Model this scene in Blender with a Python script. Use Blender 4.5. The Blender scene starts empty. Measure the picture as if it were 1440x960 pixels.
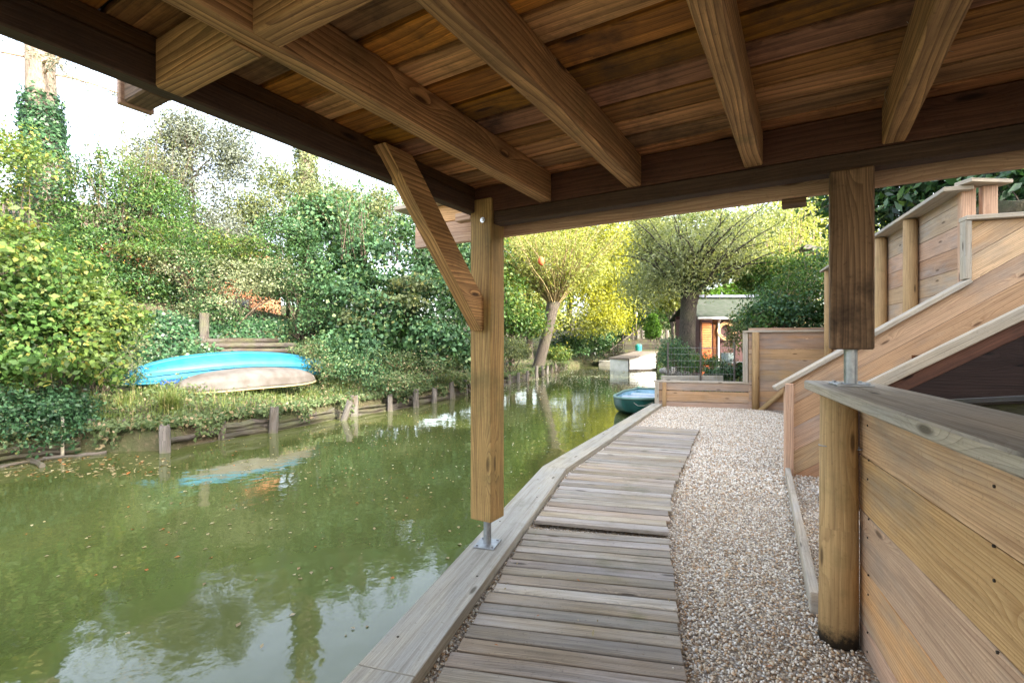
import bpy, bmesh, math, random
import numpy as np
from mathutils import Vector as V
random.seed(7)
RG = np.random.default_rng(11)
S = bpy.context.scene
COL = S.collection
# ------------------------------------------------------------------ camera, sky, sun, exposure
F, H0, CZ = 689.0, 485.0, 1.29          # focal length in photo pixels, horizon row, eye height
cam = bpy.data.objects.new('camera', bpy.data.cameras.new('camera'))
COL.objects.link(cam); S.camera = cam
cam.location = (0, 0, CZ); cam.rotation_euler = (math.radians(90), 0, 0)
cam.data.sensor_width = 36; cam.data.lens = F / 1440 * 36; cam.data.shift_y = 5 / 1440
cam.data.clip_start = .02; cam.data.clip_end = 2000
SUN_AZ, SUN_EL = 128.0, 26.0            # azimuth clockwise from the view direction
W = bpy.data.worlds.new('World'); S.world = W; W.use_nodes = True
nt = W.node_tree; bg = nt.nodes['Background']
sky = nt.nodes.new('ShaderNodeTexSky'); sky.sky_type = 'NISHITA'; sky.sun_disc = False
sky.sun_elevation = math.radians(SUN_EL); sky.sun_rotation = math.radians(SUN_AZ)
sky.air_density = 1.0; sky.dust_density = 4.5; sky.ozone_density = 1.0
hs_ = nt.nodes.new('ShaderNodeHueSaturation'); hs_.inputs['Saturation'].default_value = .55
nt.links.new(sky.outputs[0], hs_.inputs['Color']); nt.links.new(hs_.outputs[0], bg.inputs[0]); bg.inputs[1].default_value = .15
sl = bpy.data.lights.new('sun', 'SUN'); sl.energy = 2.0; sl.angle = math.radians(1.0); sl.color = (1, .93, .80)
so = bpy.data.objects.new('sun', sl); COL.objects.link(so)
_a, _e = math.radians(SUN_AZ), math.radians(SUN_EL)
tosun = V((math.sin(_a) * math.cos(_e), math.cos(_a) * math.cos(_e), math.sin(_e)))
so.rotation_euler = tosun.to_track_quat('Z', 'Y').to_euler(); so.location = tosun * 60
S.view_settings.view_transform = 'Standard'; S.view_settings.look = 'None'
S.view_settings.exposure = 2.92; S.view_settings.gamma = 1; S.view_settings.use_curve_mapping = False

# ------------------------------------------------------------------ helpers
def pz(px, py, z):                       # ground position of a photo point known to lie at height z
    t = (CZ - z) * F / (py - H0); return V(((px - 720) / F * t, t, z))
def pd(px, py, d):                       # position of a photo point known to lie at distance d
    return V(((px - 720) / F * d, d, CZ + (H0 - py) / F * d))
TA = math.radians(31)
def T(u, c, z): return V((u * math.cos(TA) + c * math.sin(TA), -u * math.sin(TA) + c * math.cos(TA), z))   # terrace axes

def tag(o, label=None, cat=None, group=None, kind=None):
    if label: o['label'] = label
    if cat: o['category'] = cat
    if group: o['group'] = group
    if kind: o['kind'] = kind
    return o
def thing(name, label, cat, loc=(0, 0, 0), group=None):
    o = bpy.data.objects.new(name, None); COL.objects.link(o); o.location = loc; o.empty_display_size = .1
    return tag(o, label, cat, group, 'thing')
def worg(p):
    l = V((0, 0, 0))
    while p is not None: l = l + V(p.location); p = p.parent
    return l

def link(name, me, mat, parent=None, loc=None, smooth=False):
    if mat: me.materials.append(mat)
    if smooth: me.polygons.foreach_set('use_smooth', [True] * len(me.polygons))
    o = bpy.data.objects.new(name, me); COL.objects.link(o)
    if parent: o.parent = parent
    if loc is not None: o.location = loc
    return o

class MB:                                # collects boards, tubes and prisms given in world coordinates
    def __init__(s): s.v = []; s.f = []; s.uv = []
    def face(s, idx, uvs): s.f.append(idx); s.uv += uvs
    def board(s, a, b, w, h, up=(0, 0, 1), ch=.004, roll=0):
        """board whose centre line runs a->b, width w across, height h along 'up'"""
        a = V(a); b = V(b); x = (b - a); L = x.length; x.normalize()
        up = V(up); y = up.cross(x)
        if y.length < 1e-4: y = V((0, 1, 0)).cross(x)
        y.normalize(); z = x.cross(y)
        if roll:
            c_, s_ = math.cos(roll), math.sin(roll); y, z = y * c_ + z * s_, z * c_ - y * s_
        hx, hy, hz = L / 2, w / 2, h / 2; c = (a + b) / 2; ch = min(ch, hx * .4, hy * .4, hz * .4)
        base = len(s.v); loc = []; ou, ov = random.random() * 3, random.random() * 3
        ids = {}
        for sx in (-1, 1):
            for sy in (-1, 1):
                for sz in (-1, 1):
                    for k in range(3):
                        p = [sx * hx, sy * hy, sz * hz]
                        for q in range(3):
                            if q != k: p[q] -= (sx, sy, sz)[q] * ch
                        ids[sx, sy, sz, k] = len(loc); loc.append(p)
        for p in loc: s.v.append(c + x * p[0] + y * p[1] + z * p[2])
        def add(keys, axis):
            pts = [loc[ids[k]] for k in keys]
            if axis == 2: uv = [(p[0] + ou, p[1] + ov) for p in pts]
            elif axis == 1: uv = [(p[0] + ou, p[2] + ov + hy + .01) for p in pts]
            else: uv = [(p[1] * .3 + ou, p[2] + ov) for p in pts]
            s.face([base + ids[k] for k in keys], uv)
        for k in range(3):
            a1, a2 = [q for q in range(3) if q != k]
            for sg in (-1, 1):
                q = []
                for t1, t2 in ((-1, -1), (1, -1), (1, 1), (-1, 1)):
                    e = [0, 0, 0]; e[k] = sg; e[a1] = t1; e[a2] = t2; q.append((e[0], e[1], e[2], k))
                add(q, k)
            for t1 in (-1, 1):           # chamfers along axis k
                for t2 in (-1, 1):
                    e = [0, 0, 0]; e[a1] = t1; e[a2] = t2
                    lo = list(e); lo[k] = -1; hi = list(e); hi[k] = 1
                    add([(*lo, a1), (*hi, a1), (*hi, a2), (*lo, a2)], 2 if k == 0 else 0)
        for sx in (-1, 1):
            for sy in (-1, 1):
                for sz in (-1, 1): add([(sx, sy, sz, 0), (sx, sy, sz, 1), (sx, sy, sz, 2)], 2)
        return s
    def box(s, c, sx, sy, sz, rot=0, ch=.004):
        d = V((math.cos(rot), math.sin(rot), 0)); c = V(c)
        if sx >= sy: return s.board(c - d * sx / 2, c + d * sx / 2, sy, sz, ch=ch)
        e = V((-math.sin(rot), math.cos(rot), 0)); return s.board(c - e * sy / 2, c + e * sy / 2, sx, sz, ch=ch)
    def tube(s, pts, rad, k=8, caps=True, wob=0.0):
        pts = [V(p) for p in pts]; n = len(pts); base = len(s.v); L = 0
        if not hasattr(rad, '__len__'): rad = [rad] * n
        px = V((1, 0, 0)); oo = random.random() * 5
        Ls = []
        for i, p in enumerate(pts):
            t = (pts[min(i + 1, n - 1)] - pts[max(i - 1, 0)]).normalized()
            px = (px - t * px.dot(t))
            if px.length < .05: px = t.orthogonal()
            px.normalize(); py = t.cross(px)
            if i: L += (p - pts[i - 1]).length
            Ls.append(L)
            for j in range(k):
                a = 2 * math.pi * j / k; r = rad[i] * (1 + wob * (random.random() - .5))
                s.v.append(p + px * math.cos(a) * r + py * math.sin(a) * r)
        for i in range(n - 1):
            for j in range(k):
                j2 = (j + 1) % k; r = rad[i] * 6.28 / k
                s.face([base + i * k + j, base + i * k + j2, base + (i + 1) * k + j2, base + (i + 1) * k + j],
                       [(Ls[i] + oo, j * r), (Ls[i] + oo, (j + 1) * r), (Ls[i + 1] + oo, (j + 1) * r), (Ls[i + 1] + oo, j * r)])
        if caps:
            for i, o in ((0, 1), (n - 1, 0)):
                idx = [base + i * k + j for j in range(k)]
                if o: idx = idx[::-1]
                s.face(idx, [(math.cos(6.28 * j / k) * rad[i], math.sin(6.28 * j / k) * rad[i]) for j in range(k)])
        return s
    def prism(s, poly, z0, z1, uvdir=None):
        """vertical prism over polygon [(x,y)...]"""
        n = len(poly); base = len(s.v); d = V(uvdir or (0, 1)).normalized(); e = V((-d.y, d.x))
        ar = sum(poly[i][0] * poly[(i + 1) % n][1] - poly[(i + 1) % n][0] * poly[i][1] for i in range(n))
        if ar < 0: poly = poly[::-1]
        for z in (z0, z1):
            for p in poly: s.v.append(V((p[0], p[1], z)))
        uv = [(p[0] * d.x + p[1] * d.y, p[0] * e.x + p[1] * e.y) for p in poly]
        s.face([base + n + i for i in range(n)], uv); s.face([base + i for i in range(n)][::-1], uv[::-1])
        for i in range(n):
            j = (i + 1) % n; l = (V(poly[j][:2]) - V(poly[i][:2])).length
            s.face([base + i, base + j, base + n + j, base + n + i], [(0, z0), (l, z0), (l, z1), (0, z1)])
        return s
    def slab(s, pts, n_off):
        """flat polygon pts (world, any plane) thickened by vector n_off"""
        n = len(pts); base = len(s.v); n_off = V(n_off)
        x = (V(pts[1]) - V(pts[0])).normalized(); nn = n_off.normalized(); y = nn.cross(x)
        for o in (V((0, 0, 0)), n_off):
            for p in pts: s.v.append(V(p) + o)
        uv = [(V(p).dot(x), V(p).dot(y)) for p in pts]
        s.face([base + i for i in range(n)], uv); s.face([base + n + i for i in range(n)][::-1], uv[::-1])
        for i in range(n):
            j = (i + 1) % n; l = (V(pts[j]) - V(pts[i])).length
            s.face([base + i, base + n + i, base + n + j, base + j], [(0, 0), (0, n_off.length), (l, n_off.length), (l, 0)])
        return s
    def build(s, name, mat, parent=None, smooth=False, loc=None):
        """loc: world origin for a top-level mesh; children take their parent's origin"""
        o = worg(parent) if parent else V(loc or (0, 0, 0))
        me = bpy.data.meshes.new(name); me.from_pydata([tuple(p - o) for p in s.v], [], s.f)
        uvl = me.uv_layers.new(name='UVMap'); uvl.data.foreach_set('uv', [c for t in s.uv for c in t])
        bm = bmesh.new(); bm.from_mesh(me); bmesh.ops.recalc_face_normals(bm, faces=bm.faces); bm.to_mesh(me); bm.free()
        return link(name, me, mat, parent, None if parent else o, smooth)

def np_mesh(name, verts, faces, mat, parent=None, smooth=False, loc=None):
    """fast mesh from numpy arrays; faces (N,k)"""
    o = worg(parent) if parent else V(loc or (0, 0, 0))
    verts = verts - np.array(o)[None]
    me = bpy.data.meshes.new(name); k = faces.shape[1]
    me.vertices.add(len(verts)); me.vertices.foreach_set('co', verts.astype(np.float32).ravel())
    me.loops.add(faces.size); me.loops.foreach_set('vertex_index', faces.astype(np.int32).ravel())
    me.polygons.add(len(faces)); me.polygons.foreach_set('loop_start', np.arange(len(faces), dtype=np.int32) * k)
    me.update(calc_edges=True); me.validate()
    return link(name, me, mat, parent, None if parent else o, smooth)

def unit(a): return a / (np.linalg.norm(a, axis=1, keepdims=True) + 1e-9)
def leaves(name, pts, size, mat, parent=None, nrm=None, aspect=.55, spread=.9, dirs=None, droop=.25, jit=.55, loc=None):
    n = len(pts); pts = np.asarray(pts, float)
    if nrm is None: nrm = np.tile([0, -.3, 1.], (n, 1))
    nn = unit(nrm + RG.normal(0, spread, (n, 3)))
    if dirs is None: dirs = RG.normal(0, 1, (n, 3)) + nrm * .5
    d = dirs - nn * np.sum(dirs * nn, 1, keepdims=True) + RG.normal(0, .15, (n, 3)); d[:, 2] -= droop; d = unit(d)
    sd = unit(np.cross(d, nn)); s = (size * (1 + jit * RG.uniform(-1, 1, (n, 1))))
    up = np.cross(sd, d)
    v = np.empty((n, 4, 3))
    v[:, 0] = pts; v[:, 1] = pts + d * s * .42 + sd * s * aspect * .5 + up * s * .07
    v[:, 2] = pts + d * s - up * s * .08; v[:, 3] = pts + d * s * .42 - sd * s * aspect * .5 + up * s * .07
    return np_mesh(name, v.reshape(-1, 3), np.arange(n * 4).reshape(n, 4), mat, parent, loc=loc)

def clumps(lobes, ncl, per, sig, rmin=.55, low=-.4):
    """leaf points in clumps over the outer part of ellipsoid lobes [(centre, radii, weight)]"""
    P = []; N = []; Cn = []
    w = np.array([l[2] if len(l) > 2 else 1. for l in lobes]); w = w / w.sum()
    for (l, wi) in zip(lobes, w):
        c = np.array(l[0]); r = np.array(l[1]) * np.ones(3); m = max(1, int(ncl * wi))
        d = unit(RG.normal(0, 1, (m * 3, 3))); d = d[d[:, 2] > low][:m]
        q = RG.uniform(rmin, 1.05, (len(d), 1)) ** .7
        cc = c + d * r * q; Cn.append(cc)
        k = RG.integers(int(per * .5), int(per * 1.5), len(d))
        sg = sig * RG.uniform(.6, 1.4, len(d))
        P.append(np.repeat(cc, k, 0) + RG.normal(0, 1, (k.sum(), 3)) * np.repeat(sg, k)[:, None] * np.array([1, 1, .7]))
        N.append(np.repeat(d, k, 0))
    return np.concatenate(P), np.concatenate(N) + np.array([0, 0, .35]), np.concatenate(Cn)

# ------------------------------------------------------------------ materials
def mat_new(name):
    m = bpy.data.materials.new(name); m.use_nodes = True
    return m, m.node_tree, m.node_tree.nodes['Principled BSDF']
class NG:
    def __init__(s, nt): s.t = nt
    def n(s, typ, **kw):
        x = s.t.nodes.new('ShaderNode' + typ)
        for k, v in kw.items(): setattr(x, k, v)
        return x
    def put(s, sock, v):
        if isinstance(v, bpy.types.NodeSocket): s.t.links.new(v, sock)
        elif v is not None:
            if sock.type == 'RGBA' and len(v) == 3: v = (*v, 1)
            sock.default_value = v
    def m(s, op, a, b=None, c=None, clamp=False):
        x = s.n('Math', operation=op, use_clamp=clamp)
        for i, q in enumerate((a, b, c)):
            if q is not None: s.put(x.inputs[i], q)
        return x.outputs[0]
    def xyz(s, x, y, z=0.0):
        c = s.n('CombineXYZ'); s.put(c.inputs[0], x); s.put(c.inputs[1], y); s.put(c.inputs[2], z); return c.outputs[0]
    def noise(s, vec, scale, detail=3, rough=.55, dist=0.0):
        x = s.n('TexNoise'); s.put(x.inputs['Vector'], vec); x.inputs['Scale'].default_value = scale
        x.inputs['Detail'].default_value = detail; x.inputs['Roughness'].default_value = rough; x.inputs['Distortion'].default_value = dist
        return x.outputs['Fac']
    def mr(s, v, a, b, c=0.0, d=1.0, smooth=False):
        x = s.n('MapRange', clamp=True)
        if smooth: x.interpolation_type = 'SMOOTHSTEP'
        for i, q in enumerate((v, a, b, c, d)): s.put(x.inputs[i], q)
        return x.outputs[0]
    def mix(s, f, a, b, mode='MIX'):
        x = s.n('Mix', data_type='RGBA', blend_type=mode); s.put(x.inputs[0], f); s.put(x.inputs[6], a); s.put(x.inputs[7], b); return x.outputs[2]
    def bump(s, h, dist, strength=1.0):
        x = s.n('Bump'); s.put(x.inputs['Height'], h); x.inputs['Distance'].default_value = dist; x.inputs['Strength'].default_value = strength; return x.outputs[0]

def wood(name, light, dark, ring=.6, freq=55., grey=None, greyamt=0.0, green=0.0, var=.25, rough=.75, knots=1.0, blotch=.25, bump=.0028, stain=0.0, foot=False):
    m, nt, bs = mat_new(name); g = NG(nt)
    uv = g.n('UVMap').outputs[0]; sp = g.n('SeparateXYZ'); g.put(sp.inputs[0], uv)
    rnd = g.n('NewGeometry').outputs['Random Per Island']
    u = g.m('ADD', sp.outputs[0], g.m('MULTIPLY', rnd, 91.)); v = g.m('ADD', sp.outputs[1], g.m('MULTIPLY', rnd, 37.))
    kv = g.xyz(g.m('MULTIPLY', u, 1.35), g.m('MULTIPLY', v, 5.2))
    vo = g.n('TexVoronoi', voronoi_dimensions='2D'); g.put(vo.inputs['Vector'], kv); vo.inputs['Scale'].default_value = 1.0; d = vo.outputs['Distance']
    rk = g.n('SeparateColor'); g.put(rk.inputs[0], vo.outputs['Color'])
    has = g.m('GREATER_THAN', rk.outputs[0], .48)
    k = g.m('MULTIPLY', g.m('POWER', g.mr(d, 0., .42, 1., 0.), 2.2), has)
    n1 = g.noise(g.xyz(g.m('MULTIPLY', u, .7), g.m('MULTIPLY', v, 4.5), g.m('MULTIPLY', rnd, 13.)), 1., 2, .5)
    r = g.m('ADD', g.m('MULTIPLY', v, freq), g.m('ADD', g.m('MULTIPLY', n1, freq * .16), g.m('MULTIPLY', k, freq * .085)))
    gr = g.m('FRACT', r); gr = g.m('POWER', gr, 1.6)
    gr = g.m('MULTIPLY', gr, g.mr(gr, .93, 1., 1., .2))
    fib = g.noise(g.xyz(g.m('MULTIPLY', u, 4.), g.m('MULTIPLY', v, 260.)), 1., 4, .65)
    big = g.noise(g.xyz(g.m('MULTIPLY', u, 1.6), g.m('MULTIPLY', v, 7.), g.m('MULTIPLY', rnd, 5.)), 1., 4, .6)
    amt = g.m('MULTIPLY', gr, g.mr(big, .3, .7, ring * .5, ring))
    c = g.mix(amt, light, dark)
    c = g.mix(g.m('MULTIPLY', g.mr(fib, .35, .75), .6), c, dark)
    if grey:
        gn = g.noise(g.xyz(g.m('MULTIPLY', u, .9), g.m('MULTIPLY', v, 3.), g.m('MULTIPLY', rnd, 9.)), 1.3, 4, .6)
        c = g.mix(g.mr(gn, .62 - greyamt * .5, .85 - greyamt * .45, 0., .9), c, g.mix(g.m('MULTIPLY', fib, .9), grey, tuple(q * .45 for q in grey)))
    if green:
        tc = g.n('TexCoord').outputs['Object']
        c = g.mix(g.mr(g.noise(tc, 2.6, 5, .65), .62 - green * .3, .85 - green * .2, 0., .75), c, (.10, .12, .03))
    if stain:
        tc = g.n('TexCoord').outputs['Object']
        c = g.mix(g.mr(g.noise(tc, 3.3, 5, .7), .5, .75, 0., stain), c, (.02, .013, .008))
    c = g.mix(g.m('MULTIPLY', g.m('MULTIPLY', g.mr(d, .035, .075, 1., 0.), has), .85 * knots), c, tuple(q * .35 for q in dark))
    tco = g.n('TexCoord').outputs['Object']
    streak = g.noise(g.xyz(g.m('MULTIPLY', u, 1.5), g.m('MULTIPLY', v, 42.), rnd), 1., 5, .7)
    c = g.mix(g.mr(streak, .48, .78, 0., .75), c, tuple(q * .7 for q in dark))
    c = g.mix(g.mr(g.noise(tco, 55., 4, .75), .58, .72, 0., .45), c, tuple(q * .6 for q in dark))
    if foot: 
        so_ = g.n('SeparateXYZ'); g.put(so_.inputs[0], tco)
        hz_ = g.m('ADD', so_.outputs[2], g.m('MULTIPLY', g.m('SUBTRACT', g.noise(tco, 14., 5, .8), .5), .22))
        c = g.mix(g.mr(hz_, .03, .10, .95, 0.), c, (.012, .009, .006))
    hsv = g.n('HueSaturation'); g.put(hsv.inputs['Color'], c)
    g.put(hsv.inputs['Value'], g.m('MULTIPLY', g.mr(rnd, 0., 1., 1. - var, 1. + var), g.mr(big, .25, .75, 1. - blotch, 1. + blotch)))
    g.put(hsv.inputs['Hue'], g.mr(g.m('FRACT', g.m('MULTIPLY', rnd, 7.3)), 0., 1., .488, .512))
    g.put(hsv.inputs['Saturation'], g.mr(g.m('FRACT', g.m('MULTIPLY', rnd, 17.3)), 0., 1., .85, 1.1))
    g.put(bs.inputs['Base Color'], hsv.outputs[0]); bs.inputs['Roughness'].default_value = rough
    bs.inputs['Specular IOR Level'].default_value = .3
    hgt = g.m('SUBTRACT', g.m('MULTIPLY', fib, .5), g.m('MULTIPLY', gr, .5))
    g.put(bs.inputs['Normal'], g.bump(hgt, bump))
    return m

def leafmat(name, a, b, c=None, trans=.35, rough=.5, spec=.25, noise=.35, nscale=1.2):
    if trans > .01: a = tuple(q * .38 for q in a); b = tuple(q * .85 for q in b); c = c and tuple(q * .78 for q in c)
    m, nt, bs = mat_new(name); g = NG(nt)
    rnd = g.n('NewGeometry').outputs['Random Per Island']; tc = g.n('TexCoord').outputs['Object']
    col = g.mix(g.mr(g.m('ADD', g.m('MULTIPLY', rnd, 1 - noise), g.m('MULTIPLY', g.noise(tc, nscale, 2), noise)), .15, .85), a, b)
    if c: col = g.mix(g.mr(g.m('FRACT', g.m('MULTIPLY', rnd, 13.7)), .86, .9), col, c)
    g.put(bs.inputs['Base Color'], col); bs.inputs['Roughness'].default_value = rough; bs.inputs['Specular IOR Level'].default_value = spec
    tr = g.n('BsdfTranslucent'); g.put(tr.inputs[0], g.mix(1., col, (1.5, 1.5, .55), 'MULTIPLY'))
    ms = g.n('MixShader'); ms.inputs[0].default_value = trans
    nt.links.new(bs.outputs[0], ms.inputs[1]); nt.links.new(tr.outputs[0], ms.inputs[2])
    nt.links.new(ms.outputs[0], nt.nodes['Material Output'].inputs['Surface'])
    return m

def plain(name, col, rough=.6, metal=0.0, nscale=0, namt=.3, col2=None, bump=0, spec=.5):
    m, nt, bs = mat_new(name); g = NG(nt)
    if nscale:
        tc = g.n('TexCoord').outputs['Object']; nn = g.noise(tc, nscale, 5, .6)
        g.put(bs.inputs['Base Color'], g.mix(g.mr(nn, .35, .65), col, col2 or tuple(q * (1 - namt) for q in col)))
        if bump: g.put(bs.inputs['Normal'], g.bump(nn, bump))
    else: g.put(bs.inputs['Base Color'], col)
    bs.inputs['Roughness'].default_value = rough; bs.inputs['Metallic'].default_value = metal; bs.inputs['Specular IOR Level'].default_value = spec
    return m

M = {}
M['ceil'] = wood('underdeck_boards', (.66, .28, .065), (.05, .015, .004), ring=.7, freq=22, var=.38, stain=.85, blotch=.6, rough=.8)
M['joist'] = wood('joist_timber', (.78, .42, .09), (.12, .040, .008), ring=1., freq=48, var=.16, green=.2, blotch=.4, stain=.35)
M['beam'] = wood('dark_beam_timber', (.12, .066, .032), (.035, .018, .010), ring=.5, freq=60, var=.15, stain=.5)
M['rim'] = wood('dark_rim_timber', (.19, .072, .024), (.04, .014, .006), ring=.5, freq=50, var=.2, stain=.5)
M['post'] = wood('treated_post_timber', (.64, .40, .075), (.15, .072, .012), ring=.8, freq=60, green=.5, blotch=.35, stain=.2, var=.08, knots=.8)
M['postdark'] = wood('dark_post_timber', (.40, .23, .09), (.06, .026, .010), ring=.8, freq=50, var=.1, stain=.95, blotch=.4)
M['pine'] = wood('pine_planks', (.78, .50, .27), (.38, .175, .07), ring=.8, freq=66, var=.14, grey=(.44, .36, .28), greyamt=.25, blotch=.18)
M['pinefar'] = wood('weathered_pine_planks', (.55, .36, .21), (.33, .19, .10), ring=.55, freq=55, var=.12, grey=(.45, .38, .32), greyamt=.35)
M['cap'] = wood('weathered_cap_boards', (.66, .55, .37), (.24, .18, .10), ring=.6, freq=70, grey=(.54, .49, .40), greyamt=.45, green=.12, var=.1, blotch=.15)
M['kerb'] = wood('kerb_timber', (.60, .53, .37), (.21, .17, .10), ring=.6, freq=80, grey=(.52, .49, .41), greyamt=.6, green=.12, var=.1, blotch=.2)
M['walk'] = wood('boardwalk_timber', (.47, .37, .25), (.12, .09, .06), ring=.65, freq=90, grey=(.50, .445, .39), greyamt=.5, green=.22, var=.27, blotch=.3, bump=.003)
M['log'] = wood('debarked_log_timber', (.50, .31, .095), (.26, .135, .035), ring=.45, freq=35, green=.25, var=.08, knots=1.)
M['logfoot'] = wood('debarked_log_timber_wet_foot', (.58, .37, .11), (.26, .135, .035), ring=.5, freq=30, green=.3, var=.04, foot=True, blotch=.3)
M['stake'] = wood('weathered_stake_timber', (.17, .13, .09), (.04, .03, .02), ring=.8, freq=70, grey=(.21, .19, .17), greyamt=.6, green=.4, var=.25, bump=.01)
M['oldlog'] = wood('rotten_log_timber', (.085, .062, .042), (.02, .014, .01), ring=.8, freq=50, grey=(.12, .108, .095), greyamt=.45, green=.6, var=.4, bump=.01)
M['void'] = wood('void_shade_boards', (.035, .016, .010), (.012, .006, .004), ring=.4, freq=50)  # near-black colour carries the shade of the void under the stairs
M['dark_matte'] = plain('dark_matte_brown', (.05, .035, .022), .95, nscale=6, bump=.02)
M['steel'] = plain('galvanised_steel', (.42, .43, .44), .42, .85, nscale=30, namt=.3)
M['bolt'] = plain('zinc_bolt', (.7, .7, .7), .3, 1.)
def barkmat(name, a, b, sc=9., bump=.02, moss=0.0):
    m, nt, bs = mat_new(name); g = NG(nt)
    uv = g.n('UVMap').outputs[0]; sp = g.n('SeparateXYZ'); g.put(sp.inputs[0], uv)
    vec = g.xyz(g.m('MULTIPLY', sp.outputs[0], 2.), g.m('MULTIPLY', sp.outputs[1], 9.))
    n = g.noise(vec, sc * .35, 5, .65, .4); c = g.mix(g.mr(n, .35, .65), a, b)
    if moss:
        tc = g.n('TexCoord').outputs['Object']; c = g.mix(g.mr(g.noise(tc, 1.5, 4), .5, .7, 0., moss), c, (.10, .12, .04))
    g.put(bs.inputs['Base Color'], c); bs.inputs['Roughness'].default_value = .9
    g.put(bs.inputs['Normal'], g.bump(n, bump)); return m
M['bark'] = barkmat('grey_bark', (.03, .023, .017), (.11, .088, .068), sc=14., bump=.05, moss=.3)
M['barkpale'] = barkmat('pale_bark', (.12, .095, .07), (.26, .21, .165))
M['barkpink'] = barkmat('tan_stem_bark', (.25, .16, .10), (.42, .30, .20))
M['twig'] = plain('willow_shoot_bark', (.30, .22, .10), .8, nscale=3, col2=(.20, .15, .07))
M['twigdark'] = plain('dark_twig_bark', (.10, .075, .05), .85, nscale=3)
# leaves
M['lf_yel'] = leafmat('yellow_green_leaves', (.06, .13, .03), (.17, .25, .06), (.32, .30, .07), trans=.4)
M['lf_mid'] = leafmat('mid_green_leaves', (.04, .115, .025), (.11, .215, .05), (.20, .24, .07), trans=.35)
M['lf_dark'] = leafmat('dark_green_leaves', (.022, .065, .025), (.07, .15, .05), (.12, .20, .07), trans=.22, rough=.35)
M['lf_ivy'] = leafmat('ivy_leaves', (.018, .060, .028), (.055, .135, .055), (.10, .19, .08), trans=.15, rough=.38)
M['lf_blue'] = leafmat('blue_green_leaves', (.055, .14, .065), (.14, .28, .13), (.26, .36, .15), trans=.3, rough=.4)
M['lf_pale'] = leafmat('pale_cream_leaves', (.15, .21, .10), (.32, .35, .19), trans=.3)
M['lf_gold'] = leafmat('golden_leaves', (.26, .29, .03), (.44, .43, .05), (.33, .37, .10), trans=.5)
M['lf_willow'] = leafmat('willow_leaves', (.22, .28, .08), (.45, .47, .14), (.33, .38, .20), trans=.45)
M['lf_olive'] = leafmat('grey_green_leaves', (.11, .16, .07), (.25, .30, .15), (.32, .32, .12), trans=.35)
M['lf_w2'] = leafmat('silvery_willow_leaves', (.26, .33, .17), (.46, .50, .28), (.40, .42, .20), trans=.4)
M['lf_grey'] = leafmat('thin_grey_leaves', (.12, .15, .12), (.25, .28, .22), trans=.3)
M['lf_hedge'] = leafmat('clipped_hedge_leaves', (.06, .17, .015), (.15, .30, .03), trans=.3)
M['lf_rhodo'] = leafmat('glossy_laurel_leaves', (.022, .075, .030), (.07, .17, .06), (.16, .28, .06), trans=.18, rough=.28, spec=.6)
M['grass'] = leafmat('grass_blades', (.10, .18, .035), (.26, .33, .09), (.42, .38, .18), trans=.35)
M['cover'] = leafmat('bank_cover_leaves', (.06, .13, .05), (.19, .25, .105), (.36, .28, .17), trans=.3, noise=.6, nscale=.8)
M['dryleaf'] = leafmat('fallen_leaves', (.42, .27, .10), (.60, .50, .30), (.5, .16, .04), trans=.1, rough=.6)
M['pale_fleck'] = leafmat('pale_debris_and_glare', (.45, .46, .34), (.62, .60, .48), (.45, .25, .10), trans=.0, rough=.7)

# ground materials
def groundmat():
    m, nt, bs = mat_new('bank_earth'); g = NG(nt); tc = g.n('TexCoord').outputs['Object']
    n1 = g.noise(tc, .8, 5, .6); n2 = g.noise(tc, 14., 5, .7)
    c = g.mix(g.mr(n1, .4, .6), (.05, .065, .02), (.085, .065, .035))
    c = g.mix(g.mr(n2, .5, .75), c, (.15, .115, .07)); g.put(bs.inputs['Base Color'], c)
    bs.inputs['Roughness'].default_value = .95; g.put(bs.inputs['Normal'], g.bump(n2, .05)); return m
M['ground'] = groundmat()
PEB = [(.0, (.34, .22, .12)), (.16, (.62, .51, .36)), (.34, (.78, .70, .58)), (.5, (.48, .40, .31)), (.62, (.85, .80, .71)), (.76, (.56, .36, .19)), (.88, (.25, .21, .17)), (.93, (.72, .61, .48))]
def ramp(g, v):
    r = g.n('ValToRGB'); cr = r.color_ramp; cr.interpolation = 'CONSTANT'
    while len(cr.elements) < len(PEB): cr.elements.new(.5)
    for e, (p, c) in zip(cr.elements, PEB): e.position = p; e.color = (*c, 1)
    g.put(r.inputs[0], v); return r.outputs[0]
def gravelmat():
    m, nt, bs = mat_new('gravel_bed'); g = NG(nt); tc = g.n('TexCoord').outputs['Object']
    vo = g.n('TexVoronoi', voronoi_dimensions='3D'); g.put(vo.inputs['Vector'], tc); vo.inputs['Scale'].default_value = 75
    sc = g.n('SeparateColor'); g.put(sc.inputs[0], vo.outputs['Color'])
    c = g.mix(g.mr(vo.outputs['Distance'], .2, .75, 0., .8), ramp(g, sc.outputs[0]), (.12, .095, .07))
    g.put(bs.inputs['Base Color'], c); bs.inputs['Roughness'].default_value = .8
    g.put(bs.inputs['Normal'], g.bump(g.m('SUBTRACT', 1., vo.outputs['Distance']), .012)); return m
M['gravel'] = gravelmat()
def pebmat():
    m, nt, bs = mat_new('pebbles'); g = NG(nt)
    rnd = g.n('NewGeometry').outputs['Random Per Island']; tc = g.n('TexCoord').outputs['Object']
    c = ramp(g, rnd); c = g.mix(g.mr(g.noise(tc, 220., 3), .4, .7, 0., .35), c, (.75, .70, .62))
    g.put(bs.inputs['Base Color'], c); bs.inputs['Roughness'].default_value = .6; return m
M['pebble'] = pebmat()
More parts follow.
